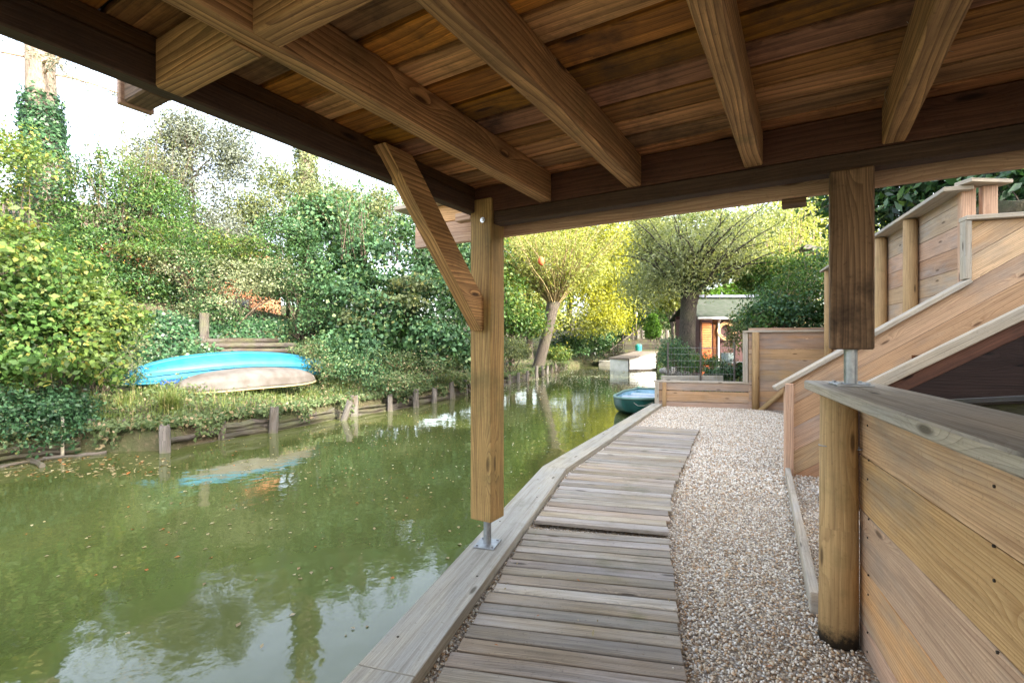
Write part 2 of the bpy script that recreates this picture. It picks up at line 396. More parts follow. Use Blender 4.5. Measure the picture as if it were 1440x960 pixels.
def watermat():
    m, nt, bs = mat_new('murky_water'); g = NG(nt); tc = g.n('TexCoord').outputs['Object']
    mp = g.n('Mapping'); g.put(mp.inputs[0], tc); mp.inputs['Rotation'].default_value = (0, 0, math.radians(25)); mp.inputs['Scale'].default_value = (1, .45, 1)
    n = g.noise(mp.outputs[0], .55, 4, .6)
    c = g.mix(g.mr(n, .35, .65), (.055, .068, .018), (.092, .106, .032))
    g.put(bs.inputs['Base Color'], c); bs.inputs['Roughness'].default_value = .035; bs.inputs['IOR'].default_value = 1.55
    bs.inputs['Specular IOR Level'].default_value = .5
    w1 = g.noise(tc, 2.2, 2, .5); w2 = g.noise(tc, 9., 2, .5)
    g.put(bs.inputs['Normal'], g.bump(g.m('ADD', w1, g.m('MULTIPLY', w2, .18)), .006)); return m
M['water'] = watermat()

# ------------------------------------------------------------------ terrain and canal
WZ = -.34
LEFT = [(-46, -60), (-30, -22), (-20, -6), (-12.5, 1.2)] + [tuple(pz(a, b, WZ)[:2]) for a, b in
        ((0, 655), (110, 640), (234, 634), (313, 618), (384, 607), (476, 588), (547, 577), (583, 571), (633, 560), (662, 553), (714, 541), (753, 531), (785, 521), (800, 516))]
FAR = [tuple(pz(a, b, WZ)[:2]) for a, b in ((850, 512), (900, 511), (950, 513))]
RIGHT = [(9.6, 33), (5.4, 19), (4.35, 14.5), (4.5, 13.0), (4.4, 12.1), (3.15, 10.5)]
K0 = V((-.62, 1.78)); K1 = V((.309, 4.945)); K2 = V((2.93, 10.25))
kd = (K1 - K0).normalized(); KB = K0 - kd * 3.6
RIGHT += [tuple(K2), tuple(K1), tuple(K0), tuple(KB), (-6, -16), (-22, -60)]
POLY = LEFT + FAR + RIGHT
nL, nF = len(LEFT) - 1, len(FAR)
def canal_dist(x, y):
    """distance outside (+) or inside (-) the canal, and the nearest side 0 left 1 far 2 right"""
    x = np.asarray(x, float); y = np.asarray(y, float)
    best = np.full(x.shape, 1e9); side = np.zeros(x.shape, int); inside = np.zeros(x.shape, bool); n = len(POLY)
    for i in range(n):
        (ax, ay), (bx, by) = POLY[i], POLY[(i + 1) % n]; dx, dy = bx - ax, by - ay
        t = np.clip(((x - ax) * dx + (y - ay) * dy) / (dx * dx + dy * dy), 0, 1)
        d = np.hypot(x - ax - t * dx, y - ay - t * dy); m = d < best; best = np.where(m, d, best)
        side = np.where(m, 0 if i < nL else (1 if i < nL + nF else 2), side)
        if i == n - 1: side = np.where(m, 3, side)
        c = ((ay > y) != (by > y)) & (x < (bx - ax) * (y - ay) / ((by - ay) if by != ay else 1e-9) + ax)
        inside ^= c
    return np.where(inside, -best, best), side
def sm(a, b, x): t = np.clip((x - a) / (b - a), 0, 1); return t * t * (3 - 2 * t)
LW0 = V((4.13, 4.5)); LWD = V((.373, .928))
def hnoise(x, y): return .05 * np.sin(x * 1.7 + y * .6) + .04 * np.sin(x * .7 - y * 2.1 + 1) + .03 * np.sin(3.1 * x + 2.3 * y)
def height(x, y):
    d, sd = canal_dist(x, y); n = hnoise(x, y)
    steep = 1 - sm(17, 23, y)
    z1 = np.interp(d, [-.1, .02, .12, .3, 1.5, 3.0, 3.9, 4.7, 8, 14, 40], [-1, -.8, -.06, .02, .17, .38, .6, 1.75, 2.5, 3.1, 3.6])
    z2 = np.interp(d, [-.1, .02, .12, .3, 1.5, 4, 9, 16, 40], [-1, -.8, -.15, .0, .1, .35, 1.4, 2.6, 4])
    zl = z1 * steep + z2 * (1 - steep)
    zf = np.interp(d, [-.1, .02, .2, 2, 8, 20, 60], [-1, -.8, .0, .3, 1.8, 4, 8])
    e = (x - LW0.x) * LWD.y - (y - LW0.y) * LWD.x
    w = np.interp(y, [9.6, 11, 24], [.3, 1.5, 9])
    zr = np.interp(d, [-.1, .14, .3, 2, 4], [-1, -.7, -.03, -.03, -.03]) + 2.55 * sm(.05, 1, np.minimum(e - .02, ((x - 2.735) * .292 + (y - 4.857) * .956 - .02)) / w) * np.interp(y, [-3, 0, 30], [1, 1, 1.4])
    z = np.where(sd == 0, zl, np.where(sd == 1, zf, zr))
    flat = np.where((sd == 2) | (d < .2), 0, 1)
    return np.where(d < -.1, -1., z + n * flat * np.clip(d, 0, 1.5))
def hz(x, y): return float(height(np.array([x]), np.array([y]))[0])
gx = np.concatenate([np.linspace(-400, -40, 10)[:-1], np.linspace(-40, -14, 27)[:-1], np.arange(-14, 14, .16), np.linspace(14, 40, 27)[:-1], np.linspace(40, 400, 10)])
gy = np.concatenate([np.linspace(-300, -20, 9)[:-1], np.linspace(-20, -2, 19)[:-1], np.arange(-2, 20, .16), np.linspace(20, 60, 70)[:-1], np.linspace(60, 900, 14)])
X, Y = np.meshgrid(gx, gy); Z = height(X, Y)
ny, nx = X.shape; idx = np.arange(nx * ny).reshape(ny, nx)
fc = np.stack([idx[:-1, :-1], idx[:-1, 1:], idx[1:, 1:], idx[1:, :-1]], -1).reshape(-1, 4)
tag(np_mesh('ground', np.stack([X, Y, Z], -1).reshape(-1, 3), fc, M['ground'], smooth=True), kind='structure')
wv = np.array([(-60, -60, WZ), (60, -60, WZ), (60, 60, WZ), (-60, 60, WZ)], float)
tag(np_mesh('water', wv, np.array([[0, 1, 2, 3]]), M['water']), kind='structure')
# gravel path sheet
e2 = V((-kd.y, kd.x)) * -.1
GP = [tuple(KB + e2), tuple(K0 + e2), (K1.x + .12, K1.y - .04), (K2.x + .1, K2.y), (3.1, 10.7), (5.0, 10.25), (6.15, 9.8), (4.15, 4.55), (4.0, 0), (4.0, -3)]
mb = MB(); mb.prism(GP, -.02, 0.0); tag(mb.build('gravel_path', M['gravel']), kind='structure')
# ------------------------------------------------------------------ overhead timber terrace
ter = thing('wooden_terrace', 'raised timber terrace overhead, dark plank underside on joists, beams and two square posts', 'terrace', T(-.5, 1.2, 2.1))
ZJ, ZC = 2.085, 2.245
mb = MB(); c = -2.28
while c < 2.50:
    wd_ = .16
    u = -1.79
    for a_, b_ in ((-1.79, 3.6),):
        mb.board(T(a_, c + wd_ / 2, ZC + .014), T(b_, c + wd_ / 2, ZC + .014), wd_ - random.uniform(.017, .024), .028, ch=.004)
    c += wd_
mb.build('deck_boards', M['ceil'], ter)
mb = MB(); mb.board(T(-.2, .2, ZC + .055), T(-.2, .21, ZC + .055), .01, .01)
sh = MB(); sh.prism([tuple(T(a, b, 0)[:2]) for a, b in ((-1.78, -2.2), (3.6, -2.2), (3.6, 2.53), (-1.78, 2.53))], ZC + .032, ZC + .06); sh.build('gap_shade_sheet', M['dark_matte'], ter)  # dark sheet added above the boards so their gaps read black
for u in (-1.284, -.783, -.24, .258, .76, 1.27, 1.8, 2.4, 3.0):
    mb = MB(); mb.board(T(u + .0375, -2.1, (ZJ + ZC) / 2), T(u + .0375, 2.437, (ZJ + ZC) / 2 + .0), .075, ZC - ZJ - .003, ch=.006); mb.build('joist', M['joist'], ter)
# side beam along the water: two stacked timbers
mb = MB(); mb.board(T(-1.75, -2.1, ZJ + .05), T(-1.75, 2.437, ZJ + .05), .065, .095, ch=.006); mb.board(T(-1.755, -2.1, ZJ + .13), T(-1.755, 2.437, ZJ + .13), .06, .058, ch=.005)
mb.build('side_beam', M['beam'], ter)
mb = MB(); mb.board(T(-1.802, -2.1, 2.25), T(-1.802, 2.52, 2.25), .02, .11, ch=.003); mb.build('edge_trim', M['beam'], ter)  # added strip that blocks a light leak above the side beam
# ledger under the joist ends, rim behind it, outer fascia
mb = MB(); mb.board(T(-1.598, 2.485, 2.047), T(3.6, 2.485, 2.047), .082, .074, ch=.005); mb.build('ledger', M['beam'], ter)
mb = MB(); mb.board(T(-1.78, 2.468, 2.163), T(3.6, 2.468, 2.163), .045, .152, ch=.004); mb.build('rim_joist', M['rim'], ter)
mb = MB(); mb.board(T(-2.36, 2.62, 2.043), T(3.6, 2.62, 2.043), .035, .149, ch=.004); mb.board(T(-2.36, 2.62, 2.178), T(3.6, 2.62, 2.178), .035, .115, ch=.004)
mb.build('fascia', M['pine'], ter)
mb = MB(); mb.board(T(-2.5, 2.62, 2.252), T(3.6, 2.62, 2.252), .17, .028, ch=.004); mb.build('edge_board', M['cap'], ter)
for u in (-1.79, -.10):       # bracket blocks hung outside the fascia
    mb = MB(); mb.board(T(u, 2.66, 1.955), T(u + .1, 2.66, 1.955), .1, .022, ch=.002); mb.build('bracket_block', M['postdark'], ter)
mb = MB(); mb.board(T(-1.92, 2.52, 2.10), T(-1.80, 2.52, 2.10), .06, .05, ch=.003); mb.build('end_block', M['pine'], ter)
# blocking between the joists, its end sticking out past the side beam
mb = MB(); mb.board(T(-1.715, .765, ZJ + .07), T(-1.286, .765, ZJ + .07), .08, .15, ch=.006); mb.build('blocking', M['joist'], ter)
mb = MB(); mb.board(T(-1.207, .765, ZJ + .07), T(-.785, .765, ZJ + .07), .08, .15, ch=.006); mb.build('blocking', M['joist'], ter)
mb = MB(); mb.board(T(-1.93, .765, ZJ + .055), T(-1.786, .765, ZJ + .055), .08, .10, ch=.006); mb.build('beam_end', M['postdark'], ter)
mb = MB(); mb.board(T(-1.955, .765, ZJ + .06), T(-1.931, .765, ZJ + .06), .10, .12, ch=.003); mb.build('end_cap', M['pine'], ter)
# posts with galvanised post bases
def post(u0, zb, zt, mat, plate_z, yaw):
    c0 = T(u0 + .075, 2.495, 0)
    mb = MB(); a, b = V((c0.x, c0.y, zb)), V((c0.x, c0.y, zt))
    mb.board(a, b, .15, .15, up=T(0, 1, 0), ch=.006); p = mb.build('post', mat, ter)
    mb = MB(); mb.tube([(c0.x, c0.y, plate_z + .008), (c0.x, c0.y, zb + .001)], .024, 20)
    mb.board(V((c0.x, c0.y, plate_z + .005)) - V((math.sin(yaw), math.cos(yaw), 0)) * .075, V((c0.x, c0.y, plate_z + .005)) + V((math.sin(yaw), math.cos(yaw), 0)) * .075, .13, .009, ch=.002)
    for sx in (-1, 1):
        for sy in (-1, 1):
            q = V((c0.x, c0.y, plate_z)) + V((math.sin(yaw), math.cos(yaw), 0)) * .055 * sx + V((math.cos(yaw), -math.sin(yaw), 0)) * .048 * sy
            mb.tube([q + V((0, 0, .008)), q + V((0, 0, .017))], .008, 6)
    mb.build('post_base', M['steel'], p, smooth=False)
    return p
pl_ = post(-1.75, .235, 2.165, M['post'], .07, math.radians(16))
post(.084, 1.272, 2.009, M['postdark'], 1.12, math.radians(21))
mb = MB(); mb.tube([T(-1.655, 2.418, 2.035), T(-1.655, 2.411, 2.035)], .016, 16); mb.tube([T(-1.655, 2.412, 2.035), T(-1.655, 2.402, 2.035)], .009, 6); mb.build('bolt', M['bolt'], pl_)
# straws and cobweb strands caught along the joists
for i in range(26):
    u = random.choice((-1.284, -.783, -.24, .258, .76)) + random.choice((-.004, .079)); c = random.uniform(.4, 2.4); p = V(T(u, c, ZC - random.uniform(0, .03))); q = V((random.uniform(-.05, .05), random.uniform(-.05, .05), -random.uniform(.01, .07)))
    mb = MB(); mb.tube([p, p + q * .5 + V((random.uniform(-.012, .012), 0, .004)), p + q], [.0008, .0008, .0004], 3, caps=False); mb.build('straw_strand', M['kerb'], ter)
# knee brace in the plane of the side beam
a = V(T(-1.68, 1.71, 2.15)); b = V(T(-1.68, 2.415, 1.40))
mb = MB()
pts = [T(-1.725, 1.62, 2.215), T(-1.725, 1.80, 2.215), T(-1.725, 2.418, 1.565), T(-1.725, 2.418, 1.385), T(-1.725, 2.395, 1.375)]
mb.slab(pts, T(.075, 0, 0)); mb.build('brace', M['joist'], ter)

# ------------------------------------------------------------------ canal kerb
kb = thing('timber_kerb', 'long grey weathered timber kerb capping the canal edge beside the boardwalk', 'kerb', (0, 4, 0))
n1 = V((kd.y, -kd.x)); k2 = (K2 - K1).normalized(); n2 = V((k2.y, -k2.x)); wk = .245
mit = (n1 + n2).normalized() * wk / ((n1 + n2).normalized().dot(n1))
Ia, Ib, Ic = KB + n1 * wk, K1 + mit, K2 + n2 * (wk * .85)
mid = K0 + kd * .1
for p, uvd in (([KB, mid - kd * .002, mid - kd * .002 + n1 * wk, Ia], kd), ([mid + kd * .002, K1 - kd * .0015, Ib - kd * .0015, mid + n1 * wk + kd * .002], kd),
               ([K1 + k2 * .0015, K2, Ic, Ib + k2 * .0015], k2)):
    mb = MB(); mb.prism([tuple(q) for q in p], .012, .07, uvdir=uvd); o = mb.build('capping_board', M['kerb'], kb)
    bv = o.modifiers.new('bevel', 'BEVEL'); bv.width = .005; bv.segments = 2; bv.limit_method = 'ANGLE'
mb = MB()
for a, b in ((KB, K1), (K1, K2)):
    d = (b - a).normalized(); nn = V((d.y, -d.x)); L = (b - a).length; t = 0
    while t < L - .1:
        p = a + d * (t + .075) + nn * .05; mb.board((p.x, p.y, -1.2), (p.x, p.y, .01), .145, .04, up=(nn.x, nn.y, 0), ch=.004); t += .15
mb.build('sheet_boards', M['oldlog'], kb)
mb = MB()
for a, b in ((Ia, Ib), (Ib, Ic)):
    d = (b - a).normalized(); nn = V((d.y, -d.x)); mb.board((*(a - nn * .025), -.02), (*(b - nn * .025), -.02), .035, .060, ch=.003)
mb.build('inner_rail', M['kerb'], kb)
for t_, o_ in ((1.95, .05), (2.35, .19), (2.75, .06), (3.3, .18), (3.9, .06), (4.5, .19), (5.3, .06), (5.9, .18), (6.4, .07)):
    q = KB + kd * t_ + n1 * o_; mb = MB(); mb.tube([(q.x, q.y, .0695), (q.x, q.y, .0715)], .006, 8); mb.build('screw_head', M['dark_matte'], kb)

# ------------------------------------------------------------------ boardwalk
bw = thing('boardwalk', 'grey ribbed boardwalk of cross planks laid along the gravel path', 'boardwalk', (.5, 3, 0))
def lerp(a, b, t): return a + (b - a) * t
def walk(rows, z, jit):
    mb = MB()
    for (l0, l1, r0, r1) in rows:
        a = (l0 + l1) / 2; b = (r0 + r1) / 2; d = (b - a).normalized()
        a = a - d * random.uniform(-jit, jit); b = b + d * random.uniform(-jit, jit)
        w = ((l1 - l0).length + (r1 - r0).length) / 2 - random.uniform(.010, .017)
        mb.board((a.x, a.y, z - .012 + random.uniform(-.002, .002)), (b.x, b.y, z - .012 + random.uniform(-.003, .003)), w, .026, ch=.003)
    return mb
def rows(lp, rp, n):
    def along(p, t):
        Ls = [0]
        for i in range(len(p) - 1): Ls.append(Ls[-1] + (p[i + 1] - p[i]).length)
        x = t * Ls[-1]
        for i in range(len(p) - 1):
            if x <= Ls[i + 1] + 1e-6: return lerp(p[i], p[i + 1], (x - Ls[i]) / (Ls[i + 1] - Ls[i]))
        return p[-1]
    return [(along(lp, i / n), along(lp, (i + 1) / n), along(rp, i / n), along(rp, (i + 1) / n)) for i in range(n)]
def g2(px, py, z=.03): return pz(px, py, z).xy
a1, b1 = g2(745, 742), g2(940, 757); a0 = a1 - V((.260, .966)) * 3.1; b0 = b1 - V((.257, .966)) * 3.1
walk(rows([a0, a1], [b0, b1], 31), .03, .012).build('deck_section', M['walk'], bw)
a2 = g2(751, 732, .045); b2 = g2(938, 748, .045)
walk(rows([a2, g2(797, 668, .045), g2(893, 598, .045)], [b2, g2(946, 690, .045), g2(983, 604, .045)], 39), .045, .012).build('deck_section', M['walk'], bw)
WALKPOLY = [a0, a1, g2(797, 668), g2(893, 598), g2(983, 604), g2(946, 690), b1, b0]

# ------------------------------------------------------------------ near retaining wall
AW = V((1.50, 2.12, 0)); aw = V((math.sin(math.radians(21)), math.cos(math.radians(21)), 0)); an = V((aw.y, -aw.x, 0))
rw = thing('retaining_wall', 'chest high wall of wide pine planks with grey capping board nearest the camera', 'retaining wall', tuple(AW - aw))
mb = MB(); zs = [-.12, .115, .35, .585, .82, 1.075]
for i in range(5): 
    p = AW + an * .02 + V((0, 0, (zs[i] + zs[i + 1]) / 2)); mb.board(p, p - aw * 3.4, .035, zs[i + 1] - zs[i] - .003, ch=.003)
mb.build('plank_panel', M['pine'], rw)
mb = MB(); p = V((1.54, 2.33, 1.099)); mb.board(p, p - aw * 3.6, .264, .042, ch=.006); mb.build('capping_board', M['cap'], rw)
mb = MB(); mb.tube([(1.425, 2.14, -.1), (1.428, 2.142, .5), (1.43, 2.145, 1.077)], [.076, .073, .07], 28, wob=.012); lg = mb.build('log_post', M['logfoot'], rw, smooth=True)
mb = MB(); ring = [V((1.43, 2.145, .85)) + V((math.cos(a) * .074, math.sin(a) * .074, .004 * math.sin(a * 2))) for a in np.linspace(math.radians(-60), math.radians(200), 20)]
mb.tube([V((1.53, 2.06, .853))] + ring, .0022, 6); mb.build('wire_tie', M['steel'], lg, smooth=True)
mb = MB(); mb.board((1.462, 2.265, -.05), (1.462, 2.265, 1.076), .035, .12, up=aw, ch=.003); mb.build('end_board', M['pine'], rw)
for z in (.06, .30, .53, .77, .99):
    for t_ in (.12, 1.05, 1.95):
        for dz in (-.03, .05):
            q = AW - aw * (t_ + random.uniform(-.01, .01)) + V((0, 0, z + dz)); mb = MB(); mb.tube([q + an * .004, q - an * .0005], .0042, 8); mb.build('screw', M['dark_matte'], rw)
# rear of wall, facing the space below the stairs
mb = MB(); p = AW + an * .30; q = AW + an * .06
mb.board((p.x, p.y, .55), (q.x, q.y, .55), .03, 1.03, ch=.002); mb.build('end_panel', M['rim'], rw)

ed = MB(); P0 = pz(1108, 668, 0)
ed.board((P0.x - .03, P0.y - .05, .03), (1.452, 2.345, .045), .045, .12, ch=.005)
tag(ed.build('ground_edging', M['cap'], loc=(2.1, 3.6, 0)), 'pale timber edging board set in the gravel between the log post and the stair post', 'edging')

# ------------------------------------------------------------------ stairs with planked parapet
def clip(poly, a, b, c):                 # keep a*x+b*y+c>=0
    out = []
    for i in range(len(poly)):
        p, q = poly[i], poly[(i + 1) % len(poly)]; fp, fq = a * p[0] + b * p[1] + c, a * q[0] + b * q[1] + c
        if fp >= 0: out.append(p)
        if fp * fq < 0: t = fp / (fp - fq); out.append((p[0] + (q[0] - p[0]) * t, p[1] + (q[1] - p[1]) * t))
    return out
sd = V((math.cos(math.radians(17)), -math.sin(math.radians(17)), 0)); sn = V((-sd.y, sd.x, 0))   # along the flight / away from camera
def onplane(px, py, P, d):               # where the sight line meets the vertical plane P + a*d : (a, z)
    r = (px - 720) / F; a = (r * P.y - P.x) / (d.x - r * d.y); y = P.y + a * d.y; return a, CZ + (H0 - py) / F * y
SA, SZ = onplane(1362, 395, P0, sd); A0, Z0 = onplane(1100, 540, P0, sd)
slope = (SZ - Z0) / (SA - A0); A1 = SA; ZT = onplane(1400, 306, P0, sd)[1]
def SP(a, z, off=0): v = P0 + sd * a + sn * off; return V((v.x, v.y, z))
st = thing('garden_stairs', 'outdoor timber stairs with sloping parapet of diagonal pine planks and pale handrail cap', 'stairs', tuple(P0))
capz = lambda a: Z0 + slope * (a - A0)
mb = MB()
for i in range(-14, 12):
    h = .235; zb = Z0 - slope * A0 - .02 + i * h; x0, x1 = (-.03, 3.6) if i < 0 else (A1, 3.6)
    poly = [(x0, zb + slope * x0), (x1, zb + slope * x1), (x1, zb + h - .004 + slope * x1), (x0, zb + h - .004 + slope * x0)]
    poly = clip(clip(poly, 0, 1, .15), 0, -1, ZT - .02)
    if len(poly) < 3: continue
    k = len(poly); n_ = len(mb.uv); mb.slab([SP(a, z) for a, z in poly], sn * .035)
    c_, s_ = math.cos(math.atan(slope)), math.sin(math.atan(slope)); off = random.random()
    fl = [(a * c_ + z * s_ + off, -a * s_ + z * c_) for a, z in poly]
    mb.uv[n_:n_ + k] = fl; mb.uv[n_ + k:n_ + 2 * k] = fl[::-1]
mb.build('plank_panel', M['pine'], st)
mb = MB(); mb.board(SP(-.12, capz(-.12), .01), SP(A1, capz(A1), .01), .13, .042, up=sn.cross(sd) * -1, ch=.005); mb.build('handrail_cap', M['cap'], st)
mb = MB(); mb.board(SP(A1 - .04, ZT + .005, .01), SP(3.6, ZT + .005, .01), .13, .042, ch=.005); mb.build('landing_cap', M['cap'], st)
mb = MB(); mb.board(SP(A1 - .02, capz(A1) + .015, -.0), SP(A1 - .02, ZT - .02, -.0), .05, .09, up=sn, ch=.004); mb.build('corner_post', M['cap'], st)
mb = MB(); mb.board(SP(0, -.1, -.03), SP(0, capz(0) - .02, -.03), .075, .075, up=sn, ch=.005); mb.build('newel_post', M['pine'], st)
NO = -1.0                                 # the near side of the flight
Pn = P0 + sn * NO
na0, nz0 = onplane(1222, 536, Pn, sd); na1, nz1 = onplane(1440, 430, Pn, sd); ns = (nz1 - nz0) / (na1 - na0)
def NP(a, off=0.0, dz=0): v = Pn + sd * a + sn * off; return V((v.x, v.y, nz0 + ns * (a - na0) + dz))
upn = V((-sd.x * ns, -sd.y * ns, 1)).normalized()
mb = MB(); mb.board(NP(na0 - .25, 0, -.045), NP(3.2, 0, -.045), .06, .085, up=upn, ch=.005); mb.build('near_stringer', M['cap'], st)
mb = MB(); mb.board(NP(na0 + .05, .03, -.145), NP(3.2, .03, -.145), .07, .115, up=upn, ch=.005); mb.build('bearer', M['rim'], st)
a = na0 + .45
for i in range(9):
    z = nz0 + ns * (a - na0) - .36
    q0 = Pn + sd * (a + .13) + sn * .14; q1 = Pn + sd * (a + .13) + sn * .975
    mb = MB(); mb.board((q0.x, q0.y, z), (q1.x, q1.y, z), .30, .035, ch=.004); mb.build('tread', M['cap'], st)
    q0 = Pn + sd * (a) + sn * .14; q1 = Pn + sd * (a) + sn * .975
    mb = MB(); mb.board((q0.x, q0.y, z - .09), (q1.x, q1.y, z - .09), .02, .14, ch=.003); mb.build('riser', M['rim'], st)
    a += .28
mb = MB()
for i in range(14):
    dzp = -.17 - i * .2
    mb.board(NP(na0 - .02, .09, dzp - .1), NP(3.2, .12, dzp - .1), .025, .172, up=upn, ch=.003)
mb.build('under_boarding', M['void'], st)  # dark boards stand in for the shaded void below the stringer
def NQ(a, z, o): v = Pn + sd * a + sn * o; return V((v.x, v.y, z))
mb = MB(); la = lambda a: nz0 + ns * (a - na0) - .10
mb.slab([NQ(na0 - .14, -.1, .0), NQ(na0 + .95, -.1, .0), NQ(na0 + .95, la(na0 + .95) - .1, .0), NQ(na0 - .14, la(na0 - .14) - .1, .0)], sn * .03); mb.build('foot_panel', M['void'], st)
mb = MB(); mb.board(NQ(na0 - .16, -.1, .0), NQ(na0 - .16, la(na0 - .16) + .02, .0), .075, .075, up=sn, ch=.004); mb.build('newel_post', M['pine'], st)
q0 = Pn + sd * 2.3 + sn * .0; q1 = Pn + sd * 2.3 + sn * .97
mb = MB(); mb.board((q0.x, q0.y, .8), (q1.x, q1.y, .8), .03, 1.8, ch=.003); mb.build('back_panel', M['rim'], st)
q0 = Pn + sd * 1.0 + sn * .93; q1 = Pn + sd * 2.3 + sn * .93
mb = MB()
for i in range(6): mb.board((q0.x, q0.y, .1 + .2 * i), (q1.x, q1.y, .1 + .2 * i), .02, .195, ch=.003)
mb.build('inner_boarding', M['rim'], st)
mb = MB(); a_, b_ = pd(1330, 566, 2.9), pd(1540, 556, 2.2)
mb.board(a_, b_, .20, .03, ch=.004); mb.board(a_ + V((.0, -.02, -.12)), b_ + V((.0, -.02, -.12)), .03, .2, ch=.004)
tag(mb.build('stored_plank', M['oldlog'], loc=tuple(a_)), 'dark grey weathered planks stored in the shade beneath the stairs', 'plank')
# masonry-free support so the stored planks rest on something
for q, lb in ((a_.lerp(b_, .12), 'dark timber block carrying the far end of the stored planks under the stairs'), (a_.lerp(b_, .85), 'dark timber block carrying the near end of the stored planks under the stairs')):
    mb = MB(); mb.board((q.x, q.y, -.02), (q.x, q.y, q.z - .23), .12, .12, up=(0, 1, 0), ch=.006); tag(mb.build('support_block', M['rim'], loc=(q.x, q.y, 0)), lb, 'support')

# ------------------------------------------------------------------ log retaining wall at upper right
lw = thing('log_retaining_wall', 'tall retaining wall of pale horizontal planks and round log posts above the stairs', 'retaining wall', (LW0.x, LW0.y, 0))
def LP(b, z, off=0): return V((LW0.x + LWD.x * b + LWD.y * off, LW0.y + LWD.y * b - LWD.x * off, z))
ZL = 2.70
mb = MB(); z = .0
while z < ZL - .05:
    h = min(.20, ZL - z); mb.board(LP(-.0, z + h / 2, .02), LP(5.3, z + h / 2, .02), .035, h - .003, ch=.003); z += .2
mb.build('plank_panel', M['pinefar'], lw)
for b in (1.01, 2.02, 3.05, 4.05, 5.05):
    mb = MB(); mb.tube([LP(b, 0, -.072), LP(b, 1.4, -.07), LP(b, ZL - .02, -.07)], [.075, .07, .066], 16, wob=.02); mb.build('log_post', M['log'], lw, smooth=True)
mb = MB(); mb.board(LP(-.08, ZL + .015, -.05), LP(5.35, ZL + .015, -.05), .22, .04, ch=.005); mb.build('capping_board', M['cap'], lw)
mb = MB(); p, q = LP(.0, ZL - .01, -.05), SP(A1 + .32, 0, .12); mb.board((p.x - .02, p.y - .1, ZL + .055), (q.x, q.y, ZL + .055), .16, .035, ch=.004); mb.build('return_cap', M['cap'], lw)
for o in (.03, .19):
    v = SP(A1 + o, 0, .09); mb = MB(); mb.board((v.x, v.y, 1.6), (v.x, v.y, ZL + .035), .11, .07, up=sn, ch=.005); mb.build('corner_post', M['pine'], lw)

# ------------------------------------------------------------------ low planter wall and taller wall beside it
PW0, PW1 = V((3.07, 10.35, 0)), V((4.76, 9.86, 0)); pwd = (PW1 - PW0).normalized(); pwn = V((-pwd.y, pwd.x, 0)); PW2 = PW1 + pwd * 2.2
lo = thing('planter_wall', 'low two plank timber planter wall with grey cap at the end of the gravel', 'planter', tuple(PW0))
mb = MB()
for z in (.02, .245, .45): mb.board(PW0 + V((0, 0, z - .02)), PW1 + V((0, 0, z - .02)), .035, .215 if z < .4 else .16, ch=.003)
mb.build('plank_panel', M['pinefar'], lo)
mb = MB(); mb.board(PW0 - pwd * .08 + pwn * .05 + V((0, 0, .525)), PW1 + pwn * .05 + V((0, 0, .525)), .17, .035, ch=.004); mb.build('capping_board', M['cap'], lo)
mb = MB(); mb.board(PW0 - pwn * .045 + pwd * .14 + V((0, 0, -.1)), PW0 - pwn * .045 + pwd * .14 + V((0, 0, .505)), .08, .05, up=pwn, ch=.004); mb.build('post', M['log'], lo)
mb = MB(); mb.board(PW0 - pwn * .02 - pwd * .01 + V((0, 0, -.1)), PW0 - pwn * .02 - pwd * .01 + V((0, 0, .505)), .09, .09, up=pwn, ch=.004); mb.build('post', M['cap'], lo)
mb = MB()
for z in (.1, .3, .45): mb.board(PW0 + pwn * .05 + V((0, 0, z)), PW0 + V((1.32, 1.76, z)), .035, .17, ch=.003)
mb.build('side_panel', M['pinefar'], lo)
hi = thing('planter_wall', 'taller square timber wall of weathered planks right of the low planter', 'wall', tuple(PW1))
mb = MB(); z = -.05
while z < 1.48: mb.board(PW1 + V((0, 0, z + .105)) + pwn * .0, PW2 + V((0, 0, z + .105)), .035, .207, ch=.003); z += .21
mb.build('plank_panel', M['pinefar'], hi)
mb = MB(); mb.board(PW1 - pwd * .1 + V((0, 0, 1.56)), PW2 + V((0, 0, 1.56)), .14, .035, ch=.004); mb.build('capping_board', M['cap'], hi)
mb = MB(); mb.tube([PW1 - pwn * .06 + pwd * .12 + V((0, 0, -.1)), PW1 - pwn * .06 + pwd * .12 + V((0, 0, 1.54))], [.07, .065], 14); mb.build('log_post', M['log'], hi, smooth=True)
mb = MB(); mb.board(PW1 - pwd * .06 + V((0, 0, .545)), PW1 - pwd * .06 + V((0, 0, 1.54)), .09, .05, up=pwn, ch=.004); mb.build('end_board', M['cap'], hi)
mb = MB(); mb.tube([PW1 - pwn * .12 + pwd * .18 + V((0, 0, -.02)), PW1 - pwn * .07 + pwd * .75 + V((0, 0, .52))], .05, 12); mb.build('diagonal_log', M['log'], hi, smooth=True)
mb = MB()
for i in range(7): mb.board(PW1 + pwn * .05 - pwd * .05 + V((0, 0, .1 + .21 * i)), PW1 + V((1.22, 2.35, .1 + .21 * i)), .035, .207, ch=.003)
mb.build('side_panel', M['pinefar'], hi)

